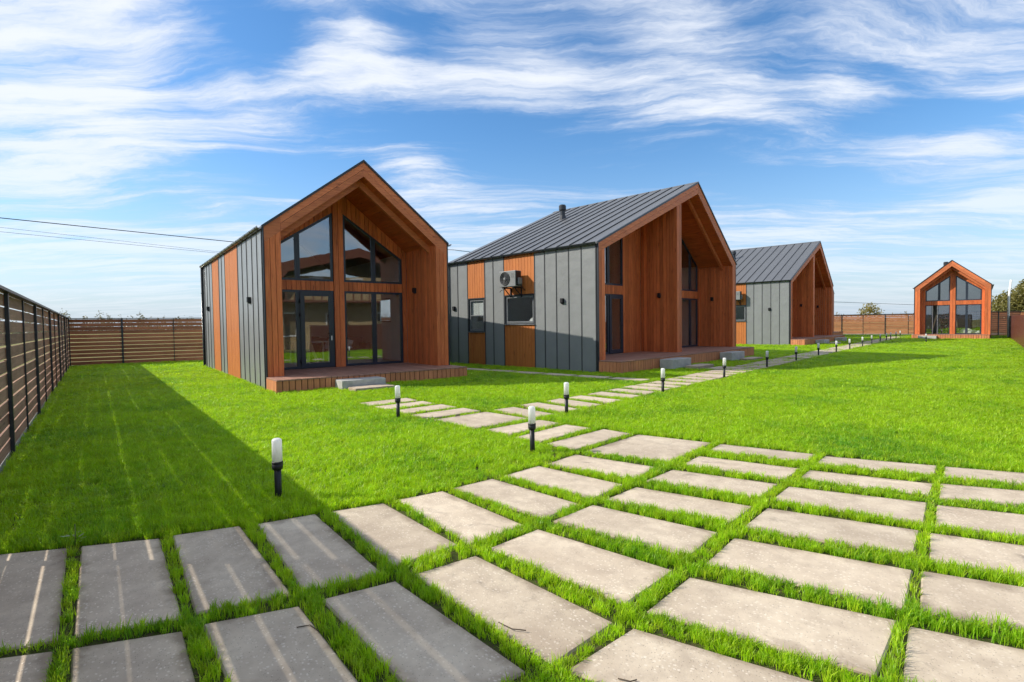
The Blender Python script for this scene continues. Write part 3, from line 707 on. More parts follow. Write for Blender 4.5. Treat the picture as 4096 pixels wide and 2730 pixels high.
        for p, q_ in ((x0, x0 + w3 * .29), (x0 + w3 * .5, x1)): window(rect(p, q_, wl['b0'] + .005, wl['b1'] - .002), 'v', y0_, y1_, h, fm, .05)
        box('jamb', x0 + w3 * .285, x0 + w3 * .305, y0_ - .01, y1_, hd, wl['b1'] - .05, 'white_paint', h); box('jamb', x0 + w3 * .485, x0 + w3 * .5, y0_ - .01, y1_, hd, wl['b1'] - .05, 'white_paint', h)
    deck(h, -.02 + deck_ext[0], W + .02 + deck_ext[1], -D, Rc, hd)
    if near:
        # left wall: standing seam sheet with two bands of boards
        seam_panels(h, 'u', .0, [.07, .61, 1.21, 1.88, 2.54, 3.18], -.35, He - .05, -1)
        planks_v('side_board', h, 3.2, 5.33, const(-.35), const(He - .05), 'u', -.022, .01, 'larch_side')
        seam_panels(h, 'u', .0, [5.35, 5.98, 6.58], -.35, He - .05, -1)
        planks_v('side_board', h, 6.6, 8.05, const(-.35), const(He - .05), 'u', -.022, .01, 'larch_side')
        seam_panels(h, 'u', .0, [8.07, 8.75, 9.38, 10.0, L - .03], -.35, He - .05, -1)
        gutter(h, -.01, He - .03, -.04, L + .08, 1); gutter(h, W + .01, He - .03, -.04, L + .08, -1)
        downpipe(h, -.03, L - .1, He - .05, 1)
    else:
        seam_panels(h, 'u', .0, [.07 + .6 * i for i in range(int(L / .6))], -.35, He - .05, -1)
        gutter(h, -.01, He - .03, -.02, L, 1); gutter(h, W + .01, He - .03, -.02, L, -1)
    return h

def wide_house(loc, yaw, label, detail=True, vent=True):
    """the wider two-dwelling house: off-centre ridge, a party wall dividing the porch"""
    W, eL, eR, Hr, ru, L, hd, D, Rc, P = 10.76, 4.0, 4.12, 7.06, 6.92, 7.41, .30, .82, 1.55, .36
    h = empty('barn_house', loc, yaw); tag(h, label, 'house', 'timber and metal barn houses'); bpy.context.view_layer.update()
    sL = (Hr - eL) / ru; sR = (Hr - eR) / (W - ru)
    top = lambda u: Hr - sL * (ru - u) if u < ru else Hr - sR * (u - ru)
    fb = lambda u: top(u) - (.34 + .12 * (u / ru if u < ru else 1))
    # walls
    y0a, y1a, z0a, z1a = 2.66, 4.09, 1.47, 2.50      # window under the air conditioner
    y0b, y1b, z0b, z1b = 5.2, 6.12, 1.20, 2.47
    for p, q in ((.12, y0a), (y1a, y0b), (y1b, L)): box('wall', .02, .16, p, q, -.4, eL - .03, 'plaster', h)
    for p, q, z0, z1 in ((y0a, y1a, z0a, z1a), (y0b, y1b, z0b, z1b)):
        box('wall', .02, .16, p, q, -.4, z0, 'plaster', h); box('wall', .02, .16, p, q, z1, eL - .03, 'plaster', h)
    box('wall', W - .16, W - .02, .12, L, -.4, eR - .03, 'plaster', h); box('wall_cladding', W - .02, W + .012, .02, L, -.4, eR - .03, 'grey_sheet', h)
    prism('wall', [(.161, -.4), (W - .161, -.4), (W - .161, top(W - .161) - .05), (ru, Hr - .05), (.161, top(.161) - .05)], 'v', L - .14, L, 'plaster', h)
    box('floor', .17, W - .17, Rc + .16, L - .15, .1, hd - .005, 'pale_wood', h)
    prism('wall', [(5.25, hd), (5.39, hd), (5.39, 6.0), (5.25, 6.0)], 'v', Rc + .11, L - .15, 'plaster', h)
    # roof: sheet strips with raised seams on the left slope
    n = 14; w = (L + .06) / n
    for i in range(n):
        p, q = i * w + .002, (i + 1) * w - .002
        prism('roof_panel', [(-.05, top(-.05) - .06), (ru, Hr - .06), (ru, Hr), (-.05, top(-.05))], 'v', p, q, 'roof_sheet', h)
        prism('roof_panel', [(ru + .002, Hr - .06), (W + .05, top(W + .05) - .06), (W + .05, top(W + .05)), (ru + .002, Hr)], 'v', p, q, 'roof_sheet', h)
        if i: prism('roof_seam', [(-.055, top(-.055) - .01), (ru - .05, top(ru - .05) - .01), (ru - .05, top(ru - .05) + .034), (-.055, top(-.055) + .034)], 'v', i * w - .012, i * w + .012, 'roof_seam', h)
    prism('ridge_cap', [(ru - .12, top(ru - .12) + .012), (ru, Hr + .03), (ru + .12, top(ru + .12) + .012), (ru + .12, top(ru + .12) + .003), (ru, Hr + .012), (ru - .12, top(ru - .12) + .003)], 'v', -.045, L + .08, 'roof_sheet', h)
    prism('verge_trim', [(-.05, top(-.05) + .012), (ru, Hr + .02), (W + .05, top(W + .05) + .012), (W + .05, top(W + .05) - .05), (ru, Hr - .045), (-.05, top(-.05) - .05)], 'v', -.05, -.001, 'anthracite', h)
    box('corner_trim', -.014, .02, -.028, .04, -.35, eL - .06, 'anthracite', h); box('corner_trim', W - .02, W + .016, -.028, .04, -.35, eR - .06, 'anthracite', h)
    if vent:
        u0, v0 = 4.75, 5.2
        o = link('roof_vent', None, None, h) if False else None
        V, Fc = lathe([(.11, top(u0) - .1), (.11, top(u0) + .38)], 16); me = mesh_from([(x + u0, y + v0, z) for x, y, z in V], Fc, 'roof_vent', smooth=False)
        rv = link('roof_vent', me, 'anthracite', h)
        V, Fc = lathe([(.12, top(u0) + .34), (.16, top(u0) + .38), (.16, top(u0) + .55), (.13, top(u0) + .60), (.02, top(u0) + .61)], 16)
        link('vent_cap', mesh_from([(x + u0, y + v0, z) for x, y, z in V], Fc, 'vent_cap'), 'anthracite', rv)
        V, Fc = lathe([(.2, top(u0) - .1), (.13, top(u0) + .14)], 12); link('vent_collar', mesh_from([(x + u0, y + v0, z) for x, y, z in V], Fc, 'vent_collar'), 'anthracite', rv)
    # front pillars, gable boards
    for a, b in ((.021, P), (W - P, W - .021)): planks_v('cladding_board', h, a, b, const(hd - .03), lambda u: fb(u), 'v', -.02, .03, 'stained_larch')
    md = lambda u: (fb(u) + top(u) - .05) / 2
    for a, b in ((.021, ru), (ru, W - .021)):
        for lo, hi in ((lambda u: fb(u) + .002, lambda u: md(u) - .004), (lambda u: md(u) + .004, lambda u: top(u) - .052)):
            prism('gable_board', [(a, lo(a)), (b, lo(b)), (b, hi(b)), (a, hi(a))], 'v', -.023, .03, 'stained_larch_slope', h)
    # party wall through the porch
    planks_v('lining_board', h, .0, Rc, const(hd - .02), lambda v: fb(5.14) + .01, 'u', 5.13, 5.155, 'stained_larch')
    planks_v('lining_board', h, .0, Rc, const(hd - .02), lambda v: fb(5.14) + .01, 'u', 5.475, 5.5, 'stained_larch')
    planks_v('cladding_board', h, 5.13, 5.5, const(hd - .02), lambda u: fb(u) - .002, 'v', -.022, -.001, 'stained_larch', w=.185)
    planks_v('lining_board', h, .032, Rc, const(hd - .3), const(fb(P) + .02), 'u', P - .025, P, 'stained_larch')
    planks_v('lining_board', h, .032, Rc, const(hd - .3), const(fb(W - P) + .02), 'u', W - P, W - P + .025, 'stained_larch')
    sf = lambda u: fb(u) + .02
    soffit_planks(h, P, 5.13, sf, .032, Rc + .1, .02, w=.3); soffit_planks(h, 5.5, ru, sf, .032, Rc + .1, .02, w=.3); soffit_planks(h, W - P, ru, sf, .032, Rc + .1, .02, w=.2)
    for a, b in ((5.5, ru), (ru, W - P)):
        lo = lambda u: fb(u) - .16; hi = lambda u: fb(u) + .015
        prism('porch_beam', [(a, lo(a)), (b, lo(b)), (b, hi(b)), (a, hi(a))], 'v', .40, .50, 'stained_larch_slope', h)
    # recessed front walls: left and right dwelling
    a, b = Rc, Rc + .09; b1, b2 = 2.54, 2.87; y0_, y1_ = a + .015, a + .085; fm = 'frame_blue_grey'
    wL0, wL1, wR0, wR1 = 1.95, 3.86, 8.45, 10.28
    tl = lambda u: sf(u) - .16
    tr = lambda u: 4.08 + (10.28 - u) * .74
    planks_v('cladding_board', h, P + .002, wL0 - .002, const(hd), lambda u: sf(u) - .01, 'v', a, b, 'stained_larch')
    planks_v('cladding_board', h, wL1 + .002, 5.128, const(hd), lambda u: sf(u) - .01, 'v', a, b, 'stained_larch')
    planks_v('band_board', h, wL0, wL1, const(b1), const(b2), 'v', a, b, 'stained_larch')
    planks_v('cladding_board', h, wL0, wL1, lambda u: tl(u) + .002, lambda u: sf(u) - .01, 'v', a, b, 'stained_larch')
    planks_v('cladding_board', h, 5.502, wR0 - .002, const(hd), lambda u: sf(u) - .01, 'v', a, b, 'stained_larch')
    planks_v('band_board', h, wR0, wR1, const(b1), const(b2), 'v', a, b, 'stained_larch')
    planks_v('cladding_board', h, wR0, wR1, lambda u: tr(u) + .002, lambda u: max(sf(u) - .01, tr(u) + .01), 'v', a, b, 'stained_larch')
    planks_v('cladding_board', h, wR1 + .002, W - P - .002, const(hd), lambda u: sf(u) - .01, 'v', a, b, 'stained_larch')
    ml = 2.9
    for p, q in ((wL0, ml - .002), (ml + .002, wL1)): window([(p, b2), (q, b2), (q, tl(q)), (p, tl(p))], 'v', y0_, y1_, h, fm, .07)
    window(rect(wL0, ml - .002, hd + .005, b1 - .002), 'v', y0_, y1_, h, fm, .07)
    d = window(rect(ml + .03, wL1 - .03, hd + .03, b1 - .04), 'v', y0_ - .03, y1_ - .04, h, fm, .13, 'door')
    ring('door_frame', rect(ml + .002, wL1, hd + .003, b1 - .002), rect(ml + .05, wL1 - .05, hd + .035, b1 - .06), 'v', y0_ + .002, y1_, fm, h)
    tube('handle', [(wL1 - .09, y0_ - .03, 1.35), (wL1 - .09, y0_ - .08, 1.35), (wL1 - .21, y0_ - .08, 1.345)], .011, 'black_plastic', d, 8)
    mr = 9.55
    for p, q in ((wR0, mr - .002), (mr + .002, wR1)):
        window([(p, b2), (q, b2), (q, tr(q)), (p, tr(p))], 'v', y0_, y1_, h, fm, .07)
        window(rect(p, q, hd + .005, b1 - .002), 'v', y0_, y1_, h, fm, .07)
    deck(h, -.02, W + .03, -D, Rc, hd)
    # left wall
    seam_panels(h, 'u', .0, [.06, .62, 1.13, 1.65, 2.16, 2.62], -.35, eL - .05, -1)
    planks_v('side_board', h, 2.64, 4.11, const(-.35), const(z0a - .03), 'u', -.022, .01, 'larch_side', w=.145)
    planks_v('side_board', h, 2.64, 4.11, const(z1a + .02), const(eL - .05), 'u', -.022, .01, 'larch_side', w=.145)
    seam_panels(h, 'u', .0, [4.13, 4.70, 5.16], -.35, eL - .05, -1)
    planks_v('side_board', h, 5.18, 6.14, const(-.35), const(z0b - .03), 'u', -.022, .01, 'larch_side', w=.137)
    planks_v('side_board', h, 5.18, 6.14, const(z1b + .02), const(eL - .05), 'u', -.022, .01, 'larch_side', w=.137)
    seam_panels(h, 'u', .0, [6.16, 6.76, L - .03], -.35, eL - .05, -1)
    for p, q, z0, z1 in ((y0a, y1a, z0a, z1a), (y0b, y1b, z0b, z1b)):
        ring('reveal', rect(p - .02, q + .02, z0 - .02, z1 + .02), rect(p + .02, q - .02, z0 + .02, z1 - .02), 'u', -.03, .06, 'anthracite', h)
        wi = window(rect(p + .02, q - .02, z0 + .02, z1 - .02), 'u', .012, .075, h, 'frame_grey', .075)
        if z0 == z0b:
            box('transom', .018, .07, p + .09, q - .09, 1.80, 1.835, 'frame_grey', wi)
            box('blind', .085, .09, p + .08, q - .08, 1.82, z1 - .08, 'white_paint', wi)
        else:
            box('sash', .0, .012, p + .05, q - .05, z0 + .06, z0 + .075, 'frame_grey', wi)
        prism('sill', [(-.075, z0 - .035), (.0, z0 - .022), (.0, z0 - .005), (-.078, z0 - .018)], 'v', p - .05, q + .05, 'frame_grey', h)
    gutter(h, -.03, eL - .02, -.03, L + .06, 1); downpipe(h, -.03, L - .08, eL - .05, 1)
    gutter(h, W + .03, eR - .02, -.03, L + .06, -1)
    return h

H1 = small_house((-6.200, 13.135, -.030), .6563, 5.315, 4.149, 6.215, 10.41, .326, 1.02, 2.0, 'nearest narrow timber gabled house with grey metal side and glazed porch')
H2 = wide_house((2.688, 16.238, .082), .7931, 'wide house with off-centre grey seamed roof, second from the left')
H3 = wide_house((17.236, 32.306, .073), .8115, 'wide grey roofed house partly hidden, third from the left')
H5 = wide_house((24.7, 44.1, .07), .82, 'farthest wide house, only its porch end showing behind the third', vent=False)
H4 = small_house((31.10, 40.33, .02), R_(-42.0), 4.37, 3.94, 5.83, 8.4, .311, .32, .85, 'small sunlit timber house standing alone at the far right', near=False, deck_ext=(-.12, -.08), P=.34,
                 wl=dict(x0=.62, m1=1.43, p0=2.07, p1=2.39, m2=3.03, x1=3.86, b0=.311, b1=2.53, b2=2.83, wc=2.23, wt=4.85, ws=.76))
V, Fc = lathe([(.11, 5.0), (.11, 6.0), (.15, 6.0), (.16, 6.28), (.12, 6.33)], 14)
link('roof_vent', mesh_from([(x + 1.72, y + 3.0, z - .36) for x, y, z in V], Fc, 'roof_vent'), 'anthracite', H4)

def loc2w(h, u, v, w=0.0):
    return h.matrix_world @ Vector((u, v, w))
bpy.context.view_layer.update()
def foot(h, u0, u1, v0, v1): FOOT.append([list(loc2w(h, u, v)[:2]) for u, v in ((u0, v0), (u1, v0), (u1, v1), (u0, v1))])
foot(H1, -.03, 5.35, -1.02, 10.4); foot(H2, -.03, 10.8, -.82, 7.4); foot(H3, -.03, 10.8, -.82, 7.4); foot(H5, -.03, 10.8, -.82, 7.4); foot(H4, -.14, 4.4, -.32, 8.4)

# wall lamps
wall_lamp(H1, -.02, 1.55, 2.33, 'u', 'small black wall lamp on the grey side of the nearest house, nearer one')
wall_lamp(H1, -.02, 9.05, 2.33, 'u', 'small black wall lamp at the rear of the nearest house side wall')
wall_lamp(H1, 4.885, 1.35, 2.72, 'u', 'small black wall lamp inside the nearest porch, on its right lining')
wall_lamp(H2, -.02, 1.38, 2.2, 'u', 'small black wall lamp between seams, right of the air-conditioned window')
wall_lamp(H2, -.02, 6.98, 2.12, 'u', 'small black wall lamp at the rear corner of the second house')
wall_lamp(H2, 5.12, .72, 2.5, 'u', 'small black wall lamp on the party wall of the second house')
wall_lamp(H2, 10.39, .92, 2.5, 'u', 'small black wall lamp on the far porch lining of the second house')
wall_lamp(H3, -.02, 1.21, 2.19, 'u', 'small black wall lamp on the grey side of the third house')
wall_lamp(H3, 5.12, .72, 2.5, 'u', 'small black wall lamp on the party wall of the third house')
wall_lamp(H3, 10.39, .92, 2.5, 'u', 'small black wall lamp on the far porch lining of the third house')

# air conditioners
def air_con(h, v0, w0, label):
    t = empty('air_conditioner', (0, 0, 0)); t.matrix_world = h.matrix_world @ Matrix.Translation((-.02, v0, w0)); tag(t, label, 'air conditioner', 'outdoor air conditioner units')
    # x = out of the wall is negative; y along the wall (0 .. .8), z up (0 .. .55)
    d0, d1 = -.46, -.16
    bevel_box('casing', d0, d1, 0, .80, 0, .55, 'ac_white', t, .018, 2)
    cy, cz, r = .51, .285, .235
    V, Fc = [], []
    parts = []
    def torus(R, rr, x):
        n, m = 28, 5; V = []; F_ = []
        for i in range(n):
            a = 2 * math.pi * i / n
            for j in range(m):
                b = 2 * math.pi * j / m; q = R + rr * math.cos(b); V.append((x + rr * math.sin(b), cy + q * math.cos(a), cz + q * math.sin(a)))
        for i in range(n):
            for j in range(m): F_.append((i * m + j, ((i + 1) % n) * m + j, ((i + 1) % n) * m + (j + 1) % m, i * m + (j + 1) % m))
        return V, F_
    V, Fc = lathe([(r, 0), (r, .012)], 28); link('fan_well', mesh_from([(d0 - .012 + z, cy + x, cz + y) for x, y, z in V], Fc, 'fan_well'), 'black_plastic', t)
    gr = multi('fan_grille', [torus(R, .006, d0 - .02) for R in (.07, .105, .14, .175, .21, .232)] + [boxd(d0 - .022, d0 - .016, cy - .235, cy + .235, cz - .004, cz + .004), boxd(d0 - .022, d0 - .016, cy - .004, cy + .004, cz - .235, cz + .235)], 'grey_furniture', t)
    V, Fc = lathe([(.05, 0), (.045, .016), (.0001, .018)], 16); link('grille_badge', mesh_from([(d0 - .014 - z, cy + x, cz + y) for x, y, z in V], Fc, 'grille_badge'), 'ac_white', gr)
    for i in range(5): box('vent_slot', d0 - .003, d0 + .004, .06, .20, .30 + i * .035, .308 + i * .035, 'grey_furniture', t)
    box('service_panel', d0 + .03, d1 - .02, -.012, .001, .03, .52, 'black_plastic', t)
    bevel_box('valve_cover', d0 + .1, d1 - .02, -.07, -.012, .06, .30, 'ac_white', t, .01)
    for y in (.14, .66):
        multi('bracket', [boxd(d0 + .02, -.0, y - .02, y + .02, -.05, -.01), boxd(-.035, .0, y - .02, y + .02, -.36, -.05), prism_data([(d0 + .1, -.05), (d0 + .14, -.05), (-.035, -.30), (-.035, -.34)], 'v', y - .012, y + .012)], 'black_plastic', t)
    tube('hose', [(d0 + .2, -.05, .12), (d0 + .24, -.09, -.02), (-.10, -.06, -.10), (-.02, -.02, -.12)], .016, 'black_plastic', t, 8)
    tube('drain_hose', [(d0 + .1, .5, -.01), (d0 + .12, .62, -.06), (d0 + .14, .84, -.10), (d0 + .14, .92, -.16)], .01, 'black_plastic', t, 6)
    return t
air_con(H2, 3.10, 2.78, 'grey outdoor air conditioner above a window on the second house')
air_con(H3, 2.86, 2.86, 'grey outdoor air conditioner above a window on the third house')
# reading lamp shade on the window sill inside the second house
V, Fc = lathe([(.20, 0), (.19, .07), (.15, .14), (.08, .19), (.001, .205)], 18)
tb = link('lamp_shade', mesh_from(V, Fc, 'lamp_shade', smooth=True), 'white_paint'); tb.location = loc2w(H2, .36, 2.98, 1.50); tag(tb, 'white dome shape standing inside the air-conditioned window', 'lamp')

# steps
def step_block(h, u0, u1, v0, v1, w0, w1, label, name='concrete_step', mat='rough_concrete', rot=0.0):
    o = bevel_box(name, -(u1 - u0) / 2, (u1 - u0) / 2, -(v1 - v0) / 2, (v1 - v0) / 2, -(w1 - w0), 0, mat, None, .018, 2)
    o.matrix_world = h.matrix_world @ Matrix.Translation(((u0 + u1) / 2, (v0 + v1) / 2, w1)) @ Matrix.Rotation(rot, 4, 'Z')
    tag(o, label, 'step'); foot(h, u0, u1, v0, v1); return o
step_block(H1, 1.36, 2.50, -1.56, -1.04, -.3, .245, 'pale concrete block step against the deck of the nearest house')
step_block(H1, 1.48, 2.50, -2.12, -1.62, -.3, .095, 'low flat concrete slab step below the block at the nearest deck', 'stepping_slab', 'flecked_concrete')
step_block(H2, 2.28, 3.58, -1.32, -.84, -.3, .235, 'grey concrete block step at the near end of the second deck')
step_block(H2, 2.75, 3.95, -1.95, -1.48, -.3, .02, 'flat slab lying before the near block step of the second deck', 'stepping_slab', 'flecked_concrete')
step_block(H2, 2.95, 4.1, -2.52, -2.05, -.3, -.06, 'flat slab joining the path to the near end of the second deck', 'stepping_slab', 'flecked_concrete')
step_block(H2, 7.05, 8.35, -1.32, -.84, -.3, .235, 'grey concrete block step at the far end of the second deck')
step_block(H2, 7.4, 8.6, -1.95, -1.48, -.3, .0, 'flat slab lying before the far block step of the second deck', 'stepping_slab', 'flecked_concrete')
step_block(H3, 2.3, 3.6, -1.35, -.84, -.3, .19, 'grey concrete block step at the near end of the third deck')
step_block(H3, 2.75, 3.95, -1.95, -1.5, -.3, .02, 'flat slab lying before the near step of the third deck', 'stepping_slab', 'flecked_concrete')
step_block(H3, 7.4, 8.7, -1.35, -.84, -.3, .19, 'grey concrete block step at the far end of the third deck')
step_block(H4, .28, 1.38, -.82, -.34, -.3, .22, 'pale concrete block step before the far sunlit house')

# ------------------------------------------------------------------ path lights
def bollard_proto():
    t = empty('path_light', (0, 0, 0))
    V, Fc = lathe([(.030, -.15), (.030, .30)], 18); link('post', mesh_from(V, Fc, 'post', smooth=False), 'black_plastic', t)
    prof = [(.032, .266), (.043, .274), (.0475, .293), (.0475, .320), (.045, .322), (.048, .326), (.048, .342), (.044, .346)]
    V, Fc = lathe(prof, 24); link('collar', mesh_from(V, Fc, 'collar'), 'black_plastic', t)
    V, Fc = lathe([(.0435, .343), (.0430, .528), (.0415, .538), (.036, .546), (.026, .552), (.001, .554)], 24); link('diffuser', mesh_from(V, Fc, 'diffuser', smooth=True), 'opal_plastic', t)
    for c in t.children:
        for p in c.data.polygons: p.use_smooth = len(p.vertices) == 4
    return t
LAMPS = [((-2.13, 4.67), 'black path light with white cap standing in the fence shadow, nearest of all'),
         ((-1.92, 8.68), 'black path light beside the slabs before the nearest house steps'),
         ((.23, 6.29), 'tall-looking black path light left of the branch path, second nearest'),
         ((.91, 8.83), 'black path light at the fork, right of the large square slab'),
         ((3.25, 11.26), 'path light beside the long path, before the air-conditioned wall'),
         ((5.78, 14.21), 'path light beside the long path, before the near step of the second deck'),
         ((8.41, 17.2), 'path light beside the long path, right of the second deck near step'),
         ((10.79, 19.79), 'path light beside the long path, before the far step of the second deck'),
         ((13.2, 22.45), 'path light just past the right end of the second deck'),
         ((15.3, 24.6), 'path light beside the long path, two past the second deck'),
         ((17.3, 26.7), 'path light beside the long path, before the near step of the third deck'),
         ((19.86, 29.53), 'path light beside the long path, before the middle of the third deck'),
         ((22.2, 32.17), 'path light beside the long path, before the far step of the third deck'),
         ((25.0, 35.4), 'small distant path light, just past the third deck'),
         ((26.2, 36.5), 'small distant path light, the pair partner past the third deck'),
         ((27.64, 38.05), 'small distant path light, third from the far end of the row'),
         ((29.7, 40.32), 'small distant path light, second from the far end of the row'),
         ((32.0, 43.0), 'small distant path light at the far end of the row, left of the lone house'),
         ((26.73, 33.65), 'lone path light standing before the step of the far sunlit house')]
proto = bollard_proto()
for i, ((x, y), lab) in enumerate(LAMPS):
    t = proto if i == 0 else copy_tree(proto)
    t.location = (x, y, 0); t.rotation_euler = (R_(random.uniform(-1.2, 1.2)), R_(random.uniform(-1.2, 1.2)), random.uniform(0, 6)); tag(t, lab, 'path light', 'bollard path lights')

# ------------------------------------------------------------------ things inside the nearest house
def inside(h, name, label, cat, loc, rz=0):
    t = empty(name, (0, 0, 0)); t.matrix_world = h.matrix_world @ Matrix.Translation(loc) @ Matrix.Rotation(rz, 4, 'Z'); tag(t, label, cat); return t
t = inside(H1, 'work_table', 'white table standing inside, seen through the nearest glass door', 'table', (2.3, 4.2, .33))
box('table_top', -.6, .6, -.35, .35, .72, .75, 'white_paint', t)
for sx in (-.55, .55):
    for sy in (-.3, .3): box('leg', sx - .025, sx + .025, sy - .025, sy + .025, 0, .718, 'white_paint', t)
t = inside(H1, 'kitchen_counter', 'long grey kitchen counter along the wall inside the nearest house', 'counter', (1.4, 7.6, .33))
box('cabinet', -1.1, 2.2, -.3, .3, 0, .86, 'grey_furniture', t); box('worktop', -1.13, 2.23, -.33, .31, .862, .90, 'white_paint', t)
t = inside(H1, 'sofa', 'dark sofa heaped with plastic film behind the nearest large pane', 'sofa', (3.75, 5.1, .33))
bevel_box('seat', -.95, .95, -.42, .42, .06, .44, 'grey_furniture', t, .05, 2); bevel_box('backrest', -.95, .95, .30, .50, .30, .85, 'grey_furniture', t, .05, 2)
for s in (-1, 1): bevel_box('armrest', s * .86 - .10, s * .86 + .10, -.42, .42, .30, .62, 'grey_furniture', t, .04, 2)
def crumple(name, sx, sy, sz, mat, seed):
    r = random.Random(seed); bm = bmesh.new(); bmesh.ops.create_icosphere(bm, subdivisions=3, radius=1)
    for v in bm.verts:
        k = 1 + r.uniform(-.22, .22); v.co = Vector((v.co.x * sx * k, v.co.y * sy * k, max(0, v.co.z * k + .25) * sz))
    me = bpy.data.meshes.new(name); bm.to_mesh(me); bm.free(); return link(name, me, mat)
o = crumple('plastic_film', .5, .3, .35, 'film', 3); o.matrix_world = H1.matrix_world @ Matrix.Translation((3.6, 5.0, .76)); tag(o, 'crumpled clear plastic film lying on the dark sofa', 'film')
for i, (u, v, a) in enumerate(((1.75, 3.0, .16), (1.9, 3.05, .14), (2.28, 3.2, -.28))):
    o = box('plank', -.05, .05, -.012, .012, 0, 1.05 + .25 * i, 'pale_wood'); o.matrix_world = H1.matrix_world @ Matrix.Translation((u, v, .335)) @ Matrix.Rotation(-.22, 4, 'X') @ Matrix.Rotation(a, 4, 'Y')
    tag(o, ['short pale plank leaning left behind the nearest glass door', 'middle pale plank leaning behind the nearest glass door', 'longest pale plank leaning right behind the nearest glass door'][i], 'plank')
# things inside the far house
o = box('inner_door', -.40, .40, -.03, .03, 0, 2.1, 'grey_furniture'); o.matrix_world = H4.matrix_world @ Matrix.Translation((2.85, 2.6, .31)); tag(o, 'dark inner door leaf standing behind the far house right glass', 'door')
t = inside(H4, 'shelf_unit', 'pale shelf unit against the inner wall of the far house', 'shelf', (3.65, 3.2, .31))
for z in (0.0, .55, 1.05): box('shelf', -.6, .3, -.2, .2, z, z + .03, 'white_paint', t)
for x in (-.6, .28): box('upright', x, x + .03, -.2, .2, .031, 1.049, 'white_paint', t)
for i, (u, v, a) in enumerate(((.95, 1.3, .22), (2.62, 1.35, -.2))):
    o = box('plank', -.04, .04, -.012, .012, 0, 1.5, 'pale_wood'); o.matrix_world = H4.matrix_world @ Matrix.Translation((u, v, .32)) @ Matrix.Rotation(a, 4, 'Y'); tag(o, ['pale plank leaning inside the far house open door', 'pale plank leaning behind the far house right pane'][i], 'plank')
for i, (u, v) in enumerate(((3.05, 1.4), (3.5, 1.45))):
    o = crumple('film_sheet', .42, .22, .32 - .1 * i, 'film', 5 + i); o.matrix_world = H4.matrix_world @ Matrix.Translation((u, v, .31)); tag(o, ['taller heap of white sheeting on the far house floor', 'lower heap of white sheeting by the far house right jamb'][i], 'sheeting')

